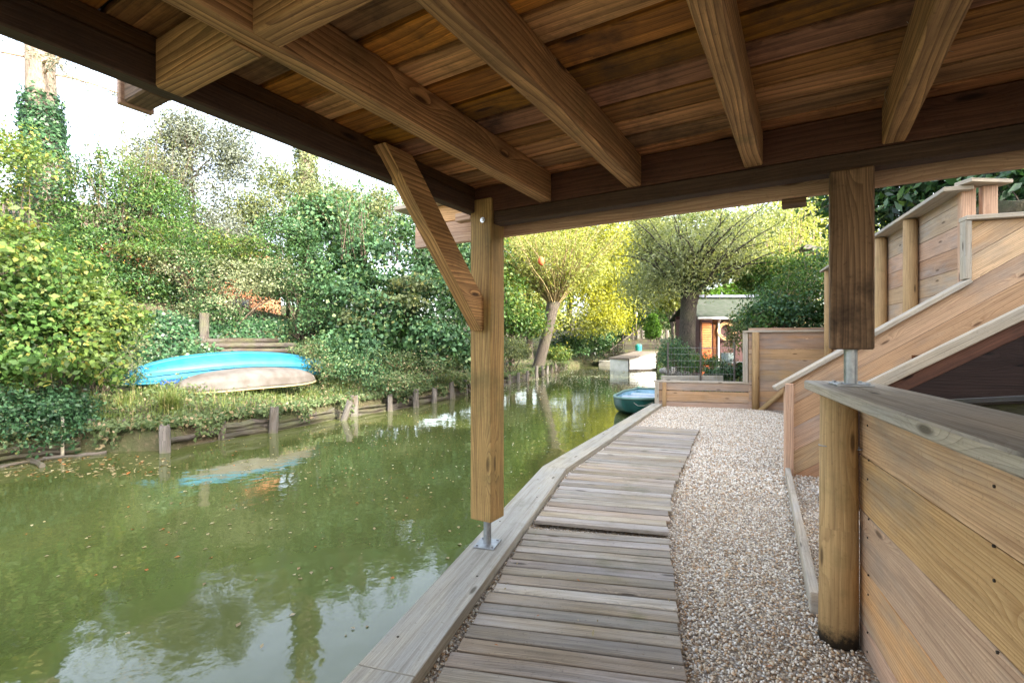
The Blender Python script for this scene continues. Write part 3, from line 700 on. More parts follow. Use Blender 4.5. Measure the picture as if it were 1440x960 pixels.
# ------------------------------------------------------------------ unseen house added right of and behind the camera to shade the foreground
M['render_'] = plain('house_render', (.62, .58, .50), .9, nscale=3, bump=.01)
hm = thing('house', 'unseen cream rendered house added behind the terrace to shade the foreground', 'house', (9, -2, 0))
mb = MB(); mb.prism([(7.2, 1.3), (12.5, .0), (9.5, -9), (4.2, -7)], -.2, 6.4); mb.build('wall', M['render_'], hm)
mb = MB(); mb.slab([(7.0, 1.7, 6.4), (12.9, .2, 6.4), (10.8, -3.6, 8.6), (5.6, -2.6, 8.6)], (0, 0, .15)); mb.slab([(9.7, -9.4, 6.4), (3.8, -7.3, 6.4), (5.6, -2.6, 8.6), (10.8, -3.6, 8.6)], (0, 0, .15)); mb.build('roof', plain('slate_roof', (.12, .12, .13), .8, nscale=6), hm)
wd2 = V((3.0, 8.3, 0)).normalized()
for t, z in ((1.5, 3.6), (4.0, 3.6), (6.5, 3.6)):
    c_ = V((4.2, -7, z)) + wd2 * t; mb = MB(); mb.board(c_ - wd2 * .55, c_ + wd2 * .55, .10, 1.3); w_ = mb.build('window', M['cap'], hm)
    mb = MB(); mb.board(c_ - wd2 * .46 + V((-.06, .02, 0)), c_ + wd2 * .46 + V((-.06, .02, 0)), .02, 1.1); mb.build('pane', plain('window_glass', (.03, .04, .05), .08), w_)
# ------------------------------------------------------------------ boats and canoes
M['turq'] = plain('turquoise_hull', (.004, .115, .22), .55, nscale=2.5, col2=(.02, .17, .25))
M['greyhull'] = plain('chalky_grey_hull', (.135, .125, .115), .8, nscale=2.5, col2=(.08, .066, .055))
M['bluebar'] = plain('blue_plastic', (.01, .08, .40), .45, nscale=8)
def shell(name, L, w, h, mat, parent, rocker=.12, pw=2.6, ridge=True, nl=36, nc=18, blunt=.85):
    """overturned hull in the parent's local axes: length along x, keel up"""
    v = []; f = []; uv = []
    for i in range(nl + 1):
        t = -1 + 2 * i / nl; tt = min(abs(t), .999)
        W_ = w / 2 * (1 - tt ** pw) ** blunt; H_ = h * (1 - tt ** 5) ** .5 * (.86 + .14 * (1 - tt))
        zb = rocker * (1 - t * t)
        for j in range(nc + 1):
            a = math.pi * j / nc; cx, sy = math.cos(a), math.sin(a)
            x_ = math.copysign(abs(cx) ** .75, cx) * W_; z_ = abs(sy) ** .8 * H_
            if ridge and .28 < z_ / max(h, .01) < .5: x_ *= .93
            v.append((t * L / 2, x_, zb + z_))
    for i in range(nl):
        for j in range(nc):
            a = i * (nc + 1) + j; f.append((a, a + 1, a + nc + 2, a + nc + 1))
    me = bpy.data.meshes.new(name); me.from_pydata(v, [], f)
    o = link(name, me, mat, parent, None, True)
    s_ = o.modifiers.new('wall', 'SOLIDIFY'); s_.thickness = .012; return o
def hullrim(L, w, rocker, pw, blunt, r, mat, parent, nl=40):
    mb = MB(); org = worg(parent)
    for sg in (-1, 1):
        pts = []
        for i in range(nl + 1):
            t = -1 + 2 * i / nl; tt = min(abs(t), .999)
            pts.append(org + V((t * L / 2, sg * w / 2 * (1 - tt ** pw) ** blunt, rocker * (1 - t * t))))
        mb.tube(pts, r, 6)
    return mb.build('gunwale', mat, parent, True)
def oriented(name, label, cat, A, B, roll=0.0, group=None):
    A, B = V(A), V(B); o = thing(name, label, cat, tuple((A + B) / 2), group); d = B - A
    q = d.to_track_quat('X', 'Z').to_euler(); q.x += roll; o.rotation_euler = q; return o, d.length
cn, L = oriented('canoe', 'turquoise canoe lying upside down on the grassy far bank, above the grey one', 'canoe', pd(166, 541, 9.8), pd(466, 524, 13.4), .30)
cn.location.z += .02
shell('hull', L, .86, .40, M['turq'], cn, .20, 3.6, blunt=.8)
hullrim(L, .86, .20, 3.6, .8, .022, M['turq'], cn)
def strake(L, w, h, rocker, pw, blunt, frac, r, mat, parent, name='strake'):
    mb = MB(); org = worg(parent)
    for sg in (-1, 1):
        pts = []
        for i in range(41):
            t = (-1 + 2 * i / 40) * .985; tt = abs(t); W_ = w / 2 * (1 - tt ** pw) ** blunt; H_ = h * (1 - tt ** 5) ** .5 * (.86 + .14 * (1 - tt)); a = math.pi * frac
            pts.append(org + V((t * L / 2, sg * math.cos(a) ** .75 * W_ * 1.0, rocker * (1 - t * t) + math.sin(a) ** .8 * H_)))
        mb.tube(pts, r, 6)
    return mb.build(name, mat, parent, True)
strake(L, .86, .40, .20, 3.6, .8, .14, .018, M['turq'], cn); strake(L, .86, .40, .20, 3.6, .8, .30, .012, M['turq'], cn)
mb = MB(); mb.tube([worg(cn) + V(((-1 + 2 * i / 30) * .9 * L / 2, 0, .20 * (1 - ((-1 + 2 * i / 30) * .9) ** 2) + .40 * (1 - abs((-1 + 2 * i / 30) * .9) ** 5) ** .5 * (.86 + .14 * (1 - abs((-1 + 2 * i / 30) * .9))))) for i in range(31)], .02, 6); mb.build('keel', M['turq'], cn, True)
c2, L = oriented('canoe', 'chalky grey canoe lying upside down in front of and below the turquoise one', 'canoe', pd(240, 552, 9.5), pd(444, 535, 11.9), .22)
shell('hull', L, .80, .33, M['greyhull'], c2, .06, 3.0, blunt=.8)
hullrim(L, .80, .06, 3.0, .8, .02, plain('tan_gunwale', (.35, .27, .13), .6), c2)
p = pd(238, 541, 10.1)
mb = MB(); mb.tube([p + V((-.12, -.05, 0)), p + V((-.115, -.048, 0)), p + V((.17, .06, 0)), p + V((.175, .062, 0))], [.10, .115, .115, .10], 18)
tag(mb.build('plastic_drum', M['bluebar'], smooth=False, loc=tuple(p)), 'small blue plastic drum propping up the left end of the turquoise canoe', 'drum')

# moored rowing boat
M['boatgreen'] = plain('dark_green_boat', (.02, .10, .085), .35, nscale=6)
M['boatin'] = plain('pale_blue_boat_inside', (.30, .50, .62), .4, nscale=5, col2=(.18, .36, .46))
M['boatseat'] = plain('pale_boat_seat', (.48, .56, .66), .45, nscale=5)
M['boatrim'] = plain('green_grey_rim', (.16, .27, .24), .4)
rb = thing('rowing_boat', 'small dark green rowing boat with pale blue inside moored beyond the kerb end', 'boat', (3.28, 12.35, WZ))
rb.rotation_euler = (0, 0, math.radians(66 + 180))
def boat_loft(name, mat, L, w, h, ins, parent, zlo, flip=False):
    v = []; f = []; nl, nc = 24, 14
    for i in range(nl + 1):
        t = i / nl; x = -L / 2 + L * t
        W_ = (w / 2 - ins) * (.62 + .38 * sm(0, .3, t)) * (1 - max(0, (t - .55) / .45) ** 2.4 * .72)
        zt = h + .10 * max(0, t - .5) ** 2 * 4 * .5 + .04 * (1 - t) ** 3
        zb = zlo + .16 * max(0, t - .7) / .3
        for j in range(nc + 1):
            a = math.pi * j / nc; cx = -math.cos(a); k = abs(math.sin(a)) ** .55
            v.append((x + (.06 * (1 - k) * (-1 if t < .5 else 1)), math.copysign(abs(cx) ** .6, cx) * W_, zt - (zt - zb) * k))
    for i in range(nl):
        for j in range(nc):
            a = i * (nc + 1) + j; f.append((a, a + 1, a + nc + 2, a + nc + 1))
    f.append([j for j in range(nc + 1)]); f.append([nl * (nc + 1) + j for j in range(nc + 1)][::-1])
    me = bpy.data.meshes.new(name); me.from_pydata(v, [], f)
    bm = bmesh.new(); bm.from_mesh(me); bmesh.ops.recalc_face_normals(bm, faces=bm.faces); bm.to_mesh(me); bm.free()
    o = link(name, me, mat, parent, None, True)
    return o, v, nl, nc
BL = 2.7
hull, hv, nl, nc = boat_loft('hull', M['boatgreen'], BL, 1.25, .36, 0, rb, -.06)
ins, iv, _, _ = boat_loft('inside', M['boatin'], BL - .12, 1.25, .35, .06, rb, .04)
mb = MB(); org = worg(rb)
P_ = [hv[i * (nc + 1)] for i in range(nl + 1)] + [hv[i * (nc + 1) + nc] for i in range(nl, -1, -1)]
pp = [org + V((q[0], q[1] * .97, q[2] + .01)) for q in P_]; mb.tube(pp + [pp[0]], .032, 8); mb.build('rim', M['boatrim'], rb, True)
for x_, w_ in ((-.95, .9), (-.2, 1.10), (.65, .95)):
    mb = MB(); mb.board(org + V((x_, -w_ / 2, .25)), org + V((x_, w_ / 2, .25)), .26, .14, ch=.03); mb.build('seat', M['boatseat'], rb)
mb = MB(); mb.tube([(2.72, 11.15, .02), (2.8, 10.9, -.06), (2.88, 10.6, -.02), (2.96, 10.3, .085)], .006, 5)
tag(mb.build('mooring_rope', M['kerb'], loc=tuple(pd(885, 566, 10.6))), 'thin pale rope tying the green rowing boat to the kerb end', 'rope')

# white covered boat far off
M['white'] = plain('white_paint', (.70, .70, .66), .5, nscale=3, col2=(.55, .56, .50))
M['lid'] = plain('weathered_lid', (.20, .16, .125), .8, nscale=4)
M['darkpaint'] = plain('dark_brown_paint', (.045, .03, .022), .7)
q0, q1 = pz(884, 522, WZ), pz(923, 520, WZ)
wbt = thing('covered_boat', 'white box shaped boat with brown lid moored at the far shore', 'boat', tuple(q0))
d = (q1 - q0).normalized(); n = V((-d.y, d.x, 0)); L = (q1 - q0).length; dz = V((0, 0, 1))
mb = MB(); hl, hr = .72, 1.12; Wd = 1.5
def hexa(mb, P):
    b = len(mb.v); mb.v += [V(p) for p in P]
    for fc_ in ((0, 1, 2, 3), (7, 6, 5, 4), (0, 4, 5, 1), (1, 5, 6, 2), (2, 6, 7, 3), (3, 7, 4, 0)): mb.face([b + i for i in fc_], [(0, 0), (1, 0), (1, 1), (0, 1)])
lft = -d * .35 + n * 1.2
hexa(mb, [q0, q1, q1 + n * Wd, q0 + lft, q0 + dz * hl, q1 + dz * hr, q1 + n * Wd + dz * hr, q0 + lft + dz * hl]); mb.build('hull', M['white'], wbt)
mb = MB(); hexa(mb, [q0 + dz * (hl + .01) - n * .1 - d * .1, q1 + dz * (hr + .01) - n * .1 + d * .1, q1 + n * (Wd + .1) + dz * (hr + .01), q0 + lft * 1.08 + dz * (hl + .01)] +
                 [q0 + dz * (hl + .10) - n * .1 - d * .1, q1 + dz * (hr + .10) - n * .1 + d * .1, q1 + n * (Wd + .1) + dz * (hr + .10), q0 + lft * 1.08 + dz * (hl + .10)]); mb.build('lid', M['lid'], wbt)
mb = MB()
mb.board(q0 - n * .02 + dz * .0, q0 - n * .02 + dz * hl, .07, .06, up=(0, 1, 0)); mb.board(q0 - n * .02 + dz * .06, q1 - n * .02 + dz * .06, .05, .10)
mb.board(q1 - n * .02, q1 - n * .02 + dz * hr, .06, .06, up=(0, 1, 0)); mb.build('edge_trim', M['darkpaint'], wbt)
mb = MB(); a = pz(842, 513.5, WZ); mb.prism([(a.x, a.y), (a.x + 2.0, a.y - .9), (a.x + 2.4, a.y + .8), (a.x + .4, a.y + 1.8)], WZ - .3, WZ + .35)
tag(mb.build('stone_jetty', plain('pale_stone', (.45, .43, .38), .9, nscale=3), loc=tuple(a)), 'low pale stone landing beside the white covered boat', 'jetty')

# ------------------------------------------------------------------ stakes along the far bank
STK = [(131, 588, 632, 11, 0, 'grey split stake under the moss edge, leftmost along the far bank'),
       (181, 590, 625, 14, .03, 'wide reddish stake between the leftmost stake and the grass tuft'),
       (234, 595, 634, 15, -.02, 'thick pale stake directly below the drooping grass tuft'),
       (313, 592, 616, 10, .02, 'short dark stake half hidden by leaves below the turquoise canoe'),
       (384, 571, 607, 13, .06, 'tall pale stake standing at the water below the right end of the grey canoe'),
       (482, 563, 590, 9, .35, 'slanting pale stake leaning right beside the upright dark one'),
       (497, 555, 584, 12, 0, 'dark upright stake at the left end of the floating board'),
       (547, 555, 577, 8, 0, 'thin stake behind the middle of the narrow board at the water'),
       (583, 547, 572, 9, 0, 'dark stake at the right end of the narrow board at the water'),
       (609, 545, 566, 8, .03, 'first slim stake right of the board on the far bank'),
       (634, 537, 560, 9, -.08, 'tall slim stake leaning slightly, second right of the board'),
       (653, 534, 554, 6, 0, 'slim stake just left of the tall timber post'),
       (714, 526, 541, 5.5, 0, 'small stake just right of the tall timber post'),
       (727, 524, 538, 5, .03, 'small stake, second right of the tall timber post'),
       (740, 521, 536, 5, 0, 'small stake, third right of the tall timber post'),
       (753, 514, 532, 5, 0, 'taller small stake in front of the pollard willow trunk'),
       (761, 514, 529, 4.5, 0, 'small stake, first right of the pollard willow trunk'),
       (768, 514, 526.5, 4, .05, 'small stake, second right of the pollard willow trunk'),
       (774, 512, 525, 4, 0, 'tiny stake, third right of the pollard willow trunk'),
       (780, 511, 523, 4, 0, 'tiny stake, last of the row toward the bright water')]
for px, yt, yb, wpx, lean, lab in STK:
    b = pz(px, yb, WZ); b = b - V((-.05, .10, 0)); dpt = b.y; r = wpx / F * dpt / 2; h = (yb - yt) / F * dpt
    mb = MB(); k = 9; hs = [-.35, 0, h * .45, h * .8, h]
    pts = [b + V((lean * z, 0, z)) for z in hs]; mb.tube(pts, [r * 1.05, r, r * .95, r * .92, r * .85], k, wob=.16)
    n0 = len(mb.v) - k
    for j in range(k): mb.v[n0 + j] += V((0, 0, random.uniform(-.05, .035)))
    tag(mb.build('wooden_stake', M['stake'], loc=tuple(b)), lab, 'stake', 'stakes along the far bank')
def oldlog(p0, p1, r, lab, mat='oldlog'):
    p0, p1 = V(p0), V(p1); n_ = 7; pts = [p0.lerp(p1, i / (n_ - 1)) + V((random.uniform(-1, 1) * r * .3, 0, random.uniform(-1, 1) * r * .5)) for i in range(n_)]
    mb = MB(); mb.tube(pts, [r * random.uniform(.8, 1.1) for _ in range(n_)], 9, wob=.22)
    tag(mb.build('rotten_log', M[mat], loc=tuple((p0 + p1) / 2)), lab, 'log', 'rotten logs along the waterline')
def dl(px, py, push=.12, z=WZ + .04):   # a point just behind the waterline
    v = pz(px, py, WZ); return V((v.x - .09, v.y + push, z))
oldlog(dl(190, 628), dl(228, 624), .07, 'short rotten log at the waterline left of the grass tuft')
oldlog(dl(244, 629), dl(322, 612), .075, 'long pale rotten log lying at the waterline below the canoes')
oldlog(dl(240, 628, .16, WZ + .18), dl(318, 612, .16, WZ + .17), .06, 'dark rotten log resting on the long pale one below the canoes')
oldlog(dl(318, 612), dl(392, 603), .07, 'rotten log between the short dark stake and the tall pale stake')
oldlog(dl(392, 603, .15, WZ + .10), dl(470, 589, .15, WZ + .12), .10, 'mossy thick log right of the tall pale stake')
oldlog(dl(396, 604), dl(466, 590), .05, 'thin wet log under the mossy thick one')
oldlog(dl(586, 570, .15), dl(640, 559, .15), .09, 'dark log between the slim stakes right of the board')
oldlog(dl(640, 558, .15), dl(715, 541, .2), .09, 'dark log passing behind the tall timber post at the waterline')
oldlog(dl(715, 540, .25), dl(756, 531, .25), .12, 'log edging behind the small stakes right of the timber post')
oldlog(dl(756, 530, .3), dl(783, 522, .3), .14, 'log edging behind the last tiny stakes')
mb = MB(); a, b = dl(500, 581, -.05, WZ + .24), dl(582, 569, -.05, WZ + .25); mb.board(a, b, .22, .04, ch=.005)
tag(mb.build('narrow_board', M['kerb'], loc=tuple((a + b) / 2)), 'narrow pale board laid flat between two dark stakes just above the water', 'board')
oldlog(dl(410, 560, 1.0, .24), dl(500, 545, 1.0, .28), .06, 'dark fallen branch on the slope above the narrow board')
rv = thing('timber_revetment', 'continuous low edge of dark rotten logs and planks holding up the far bank', 'revetment', LEFT[8] + (WZ,))
for i in range(4, len(LEFT) - 1):
    a_, b_ = V(LEFT[i]), V(LEFT[i + 1]); l = (b_ - a_).length; dn = (b_ - a_).normalized(); nn_ = V((-dn.y, dn.x)); nseg = max(1, int(l / 1.3))
    for k in range(nseg):
        for tier in range(4):
            if random.random() < (.12, .2, .3, .6)[tier]: continue
            p, q = a_.lerp(b_, (k - .04) / nseg), a_.lerp(b_, (k + 1.04) / nseg); z = WZ - .02 + tier * .085 + random.uniform(-.03, .03); o = .02 + tier * .02 + random.uniform(-.02, .02); r = random.uniform(.025, .065) * (1 + .012 * a_.y)
            P_ = [V((*(p.lerp(q, t) + nn_ * (o + random.uniform(-.015, .015))), z + random.uniform(-.018, .018))) for t in (0, .2, .4, .6, .8, 1)]
            mb = MB(); mb.tube(P_, [r * random.uniform(.75, 1.15) for _ in P_], 8, wob=.3); mb.build('log', M['oldlog'], rv)
def pst(px, yt, yb, d, wpx, lab, mat='stake', cat='post'):
    a, b = pd(px, yb, d), pd(px, yt, d); r = wpx / F * d / 2; mb = MB(); mb.tube([a - V((0, 0, .3)), a, b], [r, r, r * .9], 10, wob=.08)
    tag(mb.build('wooden_post', M[mat], smooth=True, loc=tuple(a)), lab, cat)
pst(287, 440, 506, 12.6, 13, 'round grey post in front of the ivy behind the canoes', 'oldlog')
pst(184, 484, 536, 10.6, 5, 'thin leaning grey stick post at the left end of the turquoise canoe')
pst(88, 586, 640, 7.1, 4, 'thin silvery pole standing in the water in front of the left bush', 'kerb')
oldw = thing('log_wall', 'low wall of stacked grey logs showing between ivy and turquoise canoe', 'log wall', tuple(pd(320, 500, 12.9)))
for k, (x0, y0, x1, y1) in enumerate(((220, 505, 420, 500), (222, 497, 425, 493), (226, 489, 415, 485), (240, 482, 390, 479))):
    a, b = pd(x0, y0, 11.9), pd(x1, y1, 14.2); mb = MB(); mb.tube([a, (a + b) / 2 + V((0, 0, .02)), b], [.075, .08, .07], 9, wob=.15); mb.build('log', M['oldlog'], oldw, True)

# ------------------------------------------------------------------ shed with hose
M['shedred'] = plain('dark_red_boards', (.095, .040, .038), .8, nscale=5)
M['orange'] = plain('orange_door_paint', (.62, .13, .025), .6, nscale=5, col2=(.5, .09, .02))
M['roofgreen'] = plain('mossy_roof_felt', (.055, .062, .05), .95, nscale=5, col2=(.03, .045, .025), bump=.02)
M['pvc'] = plain('white_plastic_pipe', (.68, .68, .66), .4)
M['teal'] = plain('teal_plastic', (.02, .22, .20), .4)
D = 18.0; x0, x1 = pd(983, 0, D).x, pd(1092, 0, D).x; ze = CZ + (H0 - 449) / F * D
shd = thing('garden_shed', 'small dark red garden shed with orange door, mossy roof and white gutter', 'shed', ((x0 + x1) / 2, D, 0))
mb = MB(); zz = 0.0
while zz < ze - .05:
    mb.board((x0 + .75, D, zz + .09), (x1, D, zz + .09), .03, .176, ch=.004); mb.board((x0 + .03, D + .02, zz + .09), (x0 + .03, D + 2.6, zz + .09), .03, .176, ch=.004)
    mb.board((x0 + .05, D + .01, zz + .09), (x0 + .09, D + .01, zz + .09), .04, .176, ch=.004) ; zz += .18
mb.build('wall', M['shedred'], shd)
mb = MB()
for y_ in (D + 2.6,): mb.board((x0, y_, ze / 2 + .3), (x1, y_, ze / 2 + .3), .04, ze + .6)
mb.build('back_wall', M['shedred'], shd)
rt = V((0, 0, 1)); ridge = CZ + (H0 - 421) / F * (D + 1.4)
rf = MB(); rf.slab([(x0 - .15, D - .25, ze + .05), (x1 + .2, D - .25, ze + .05), (x1 + .2, D + 1.4, ridge), (x0 + .05, D + 1.4, ridge)], (0, .02, .05)); 
rf.slab([(x0 - .15, D + 3, ze + .05), (x1 + .2, D + 3, ze + .05), (x1 + .2, D + 1.402, ridge), (x0 + .05, D + 1.402, ridge)], (0, -.02, .05)); rfo = rf.build('roof', M['roofgreen'], shd)
mb = MB(); mb.board((x0 + .3, D + 1.4, ridge + .12), (x1, D + 1.4, ridge + .12), .25, .10); mb.build('ridge_cap', plain('blue_grey_ridge', (.12, .13, .19), .7), rfo)
mb = MB(); mb.tube([(x0 - .15, D - .30, ze + .02), (x1 + .2, D - .30, ze + .02)], .045, 8); gut = mb.build('gutter', M['pvc'], shd)
px_ = pd(1008.5, 0, D).x
mb = MB(); mb.tube([(px_, D - .28, ze), (px_, D - .12, ze - .15), (px_, D - .1, .05)], .035, 8); mb.build('downpipe', M['pvc'], gut)
dx0, dx1 = pd(986, 0, D).x, pd(1000, 0, D).x
mb = MB(); mb.board(((dx0 + dx1) / 2, D - .06, .12), ((dx0 + dx1) / 2, D - .06, 1.15), dx1 - dx0, .04, up=(0, 1, 0)); dr = mb.build('door', M['orange'], shd)
mb = MB(); zz = 1.2
while zz < ze - .16: mb.board((dx0 + .01, D - .06, zz + .03), (dx1 - .01, D - .06, zz + .03), .035, .045, ch=.004); zz += .065
mb.build('louvre_slats', plain('lighter_orange_slats', (.78, .25, .06), .6), dr)
mb = MB(); mb.board((dx0 - .03, D - .05, 0), (dx0 - .03, D - .05, ze), .05, .05, up=(0, 1, 0)); mb.board((dx1 + .12, D - .05, 0), (dx1 + .12, D - .05, ze), .16, .09, up=(0, 1, 0)); mb.build('door_frame', M['rim'], shd)
hc = V((pd(1019.5, 466, D).x, D - .08, CZ + (H0 - 466) / F * D))
mb = MB(); pts = []
for i in range(5 * 24 + 1):
    a = i / 24 * 2 * math.pi; r = .29 + .035 * math.sin(i * .37); pts.append(hc + V((math.cos(a) * r + .03 * math.sin(i * .11), -.02 * (i / 24) * .8, math.sin(a) * r - .02 * math.cos(i * .05))))
mb.tube(pts, .017, 6); tag(mb.build('garden_hose', plain('pale_orange_hose', (.68, .42, .20), .5), smooth=True, loc=tuple(hc)), 'coiled pale orange garden hose hung on the dark red shed wall', 'hose')
# potted trough and cloth covered table by the shed
p = pd(1027, 505, 16); tb = thing('garden_table', 'small table under a pale cloth in front of the shed', 'table', (p.x, p.y, 0))
mb = MB(); mb.box((p.x, p.y, .72), 1.0, .6, .04); mb.build('tabletop', M['white'], tb)
for sx in (-.42, .42):
    for sy in (-.22, .22):
        mb = MB(); mb.tube([(p.x + sx, p.y + sy, 0), (p.x + sx, p.y + sy, .70)], .03, 6); mb.build('leg', M['darkpaint'], tb)
mb = MB(); mb.tube([(p.x - .1, p.y, .742), (p.x - .1, p.y, .75), (p.x - .1, p.y, 1.0), (p.x - .1, p.y, 1.03)], [.16, .17, .21, .215], 14)
tag(mb.build('plant_pot', plain('grey_blue_pot', (.22, .27, .27), .6), loc=(p.x, p.y, .742)), 'grey blue pot standing on the cloth covered table by the shed', 'pot')

# planter surround: rails, stones, wire fence
mb = MB(); a, b = pd(930, 533, 10.8), pd(1016, 533, 10.6); mb.board(a, b, .12, .16, ch=.006)
tag(mb.build('border_timber', M['kerb'], loc=tuple((a + b) / 2)), 'grey border timber lying behind the low planter wall', 'timber')
wf = thing('wire_fence', 'thin wire mesh fence on slim stakes behind the low planter wall', 'fence', tuple(pz(970, 560, .0)))
fa, fb = V((3.42, 10.75, 0)), V((4.72, 10.4, 0)); fd = (fb - fa)
for t in (0, .5, 1):
    mb = MB(); q = fa + fd * t; mb.tube([q, q + V((0, 0, 1.35))], .02, 6); mb.build('post', M['stake'], wf)
mb = MB()
for i in range(8): z = .25 + .14 * i; mb.tube([fa + V((0, 0, z)), fb + V((0, 0, z))], .0025, 3, caps=False)
for i in range(20): q = fa + fd * (i / 19); mb.tube([q + V((0, 0, .2)), q + V((0, 0, 1.25))], .0025, 3, caps=False)
mb.build('wire_mesh', M['steel'], wf)
M['stone'] = plain('garden_stone', (.40, .37, .33), .9, nscale=4, bump=.03)
def stone(c, r, lab, flat=.7):
    bm = bmesh.new(); bmesh.ops.create_icosphere(bm, subdivisions=2, radius=1)
    for v_ in bm.verts: v_.co = V((v_.co.x * r * random.uniform(.9, 1.1), v_.co.y * r * .8 * random.uniform(.9, 1.1), v_.co.z * r * flat * random.uniform(.85, 1.1)))
    me = bpy.data.meshes.new('garden_stone'); bm.to_mesh(me); bm.free(); o = link('garden_stone', me, M['stone'], None, c, True); tag(o, lab, 'stone', 'stones around the willow')
stone(pd(945, 523, 15.2), .22, 'pale rounded stone left of the willow base')
stone(pd(962, 525, 15), .26, 'larger pale stone right below the willow base')
stone(pd(934, 521, 15.6), .16, 'small stone near the planter corner post')

# ------------------------------------------------------------------ far steps, rail, lamp
fs = thing('garden_steps', 'far wooden steps with sloping handrail climbing the bank behind the white boat', 'steps', tuple(pd(880, 500, 36)))
for i in range(8):
    c_ = pd(862 + i * 4.2, 499 - i * 3.6, 37 + i * .15); mb = MB(); mb.box(c_, 1.4, .35, .12); mb.build('tread', M['oldlog'], fs)
mb = MB(); mb.board(pd(858, 492, 36.5), pd(893, 466, 37.3), .06, .10); mb.build('handrail', M['oldlog'], fs)
for i in range(5):
    mb = MB(); c_ = pd(862 + i * 7, 500 - i * 4.5, 36.6 + i * .2); mb.tube([c_, c_ + V((0, 0, 1.0 + i * .04))], .05, 6); mb.build('rail_post', M['oldlog'], fs)
mb = MB()
for i in range(6): mb.board(pd(878, 497 - i * 3.6, 36), pd(926, 497 - i * 3.6, 35.6), .06, .17)
tag(mb.build('plank_wall', M['oldlog'], loc=tuple(pd(900, 497, 36))), 'dark horizontal plank wall behind the white covered boat', 'wall')
for px, lab in ((897, 'short post on the plank wall left of the green conifer'), (904, 'short post on the plank wall touching the left side of the conifer'), (930, 'short pale post right of the green conifer'), (938, 'short pale post left of the slender trunk')):
    a = pd(px, 476, 35.8); mb = MB(); mb.tube([a, a + V((0, 0, .62))], .13, 8); tag(mb.build('short_post', M['stake'], loc=tuple(a)), lab, 'post', 'short posts above the plank wall')
lp_ = thing('lamp_post', 'slim dark garden lamp post at the top of the far steps', 'lamp post', tuple(pd(894.5, 476, 36.2)))
a = pd(894.5, 478, 36.2); mb = MB(); mb.tube([a, a + V((0, 0, 1.7))], .045, 8); mb.build('pole', M['darkpaint'], lp_)
mb = MB(); mb.tube([a + V((0, 0, 1.7)), a + V((0, 0, 1.75)), a + V((0, 0, 2.0)), a + V((0, 0, 2.1))], [.05, .10, .14, .02], 8); mb.build('lantern', M['steel'], lp_)
a = pd(898, 492, 35); mb = MB(); mb.tube([a + V((0, 0, -.1)), a + V((0, 0, .0)), a + V((0, 0, .3)), a + V((0, 0, .38)), a + V((0, 0, .42))], [.2, .22, .24, .2, .10], 14)
tag(mb.build('water_butt', M['teal'], loc=tuple(a)), 'small teal plastic barrel in front of the dark plank wall', 'barrel')

# birdhouse on the right hill
a = pd(1137, 375, 20); bh = thing('birdhouse', 'small wooden birdhouse with pitched roof on a post above the right bushes', 'birdhouse', (a.x, a.y, 2.0))
mb = MB(); mb.tube([(a.x, a.y, 2.0), (a.x, a.y, a.z + .35)], .05, 8); mb.build('pole', M['oldlog'], bh)
mb = MB(); mb.box((a.x, a.y, a.z + .38), .6, .5, .05)
for sx in (-.22, .22):
    for sy in (-.18, .18): mb.board((a.x + sx, a.y + sy, a.z + .40), (a.x + sx, a.y + sy, a.z + .68), .04, .04, up=(0, 1, 0))
mb.box((a.x, a.y, a.z + .52), .3, .25, .22); mb.build('house_body', M['oldlog'], bh)
mb = MB(); mb.slab([(a.x - .42, a.y - .35, a.z + .66), (a.x + .42, a.y - .35, a.z + .66), (a.x + .1, a.y, a.z + .88), (a.x - .1, a.y, a.z + .88)], (0, .01, .03))
mb.slab([(a.x - .42, a.y + .35, a.z + .66), (a.x + .42, a.y + .35, a.z + .66), (a.x + .1, a.y + .005, a.z + .88), (a.x - .1, a.y + .005, a.z + .88)], (0, -.01, .03)); mb.build('roof', M['oldlog'], bh)
# orange ball in the willow
a = pd(761, 367, 23.5); bm = bmesh.new(); bmesh.ops.create_uvsphere(bm, u_segments=16, v_segments=10, radius=.15)
for v_ in bm.verts: v_.co.z *= 1.45
me = bpy.data.meshes.new('hanging_lantern'); bm.to_mesh(me); bm.free()
hl_ = link('hanging_lantern', me, plain('orange_paper', (.62, .13, .03), .7, nscale=9, col2=(.4, .08, .03)), None, a, True); tag(hl_, 'small orange ball hanging among the thin shoots of the pollard willow', 'lantern')

# ------------------------------------------------------------------ brick house behind the far bank
def brickmat():
    m, nt, bs = mat_new('orange_brick'); g = NG(nt); tc = g.n('TexCoord').outputs['Object']
    sp = g.n('SeparateXYZ'); g.put(sp.inputs[0], tc)
    b = g.n('TexBrick'); g.put(b.inputs['Vector'], g.xyz(g.m('ADD', sp.outputs[0], sp.outputs[1]), sp.outputs[2])); b.inputs['Scale'].default_value = 4
    g.put(b.inputs['Color1'], (.44, .15, .05)); g.put(b.inputs['Color2'], (.30, .10, .04)); g.put(b.inputs['Mortar'], (.32, .28, .22)); g.put(bs.inputs['Base Color'], b.outputs['Color']); bs.inputs['Roughness'].default_value = .9; return m
M['brick'] = brickmat()
M['tile'] = plain('brown_roof_tiles', (.17, .12, .09), .9, nscale=8, bump=.03)
hs = thing('brick_house', 'orange brick house with brown roof mostly hidden behind the far bank shrubs', 'house', tuple(pd(230, 400, 23)))
A_, B_ = pd(20, 0, 19), pd(395, 0, 26); A_.z = B_.z = 2.2; dd = (B_ - A_).normalized(); nn = V((-dd.y, dd.x, 0)); zt = CZ + (H0 - 345) / F * 24; zt2 = zt + .15
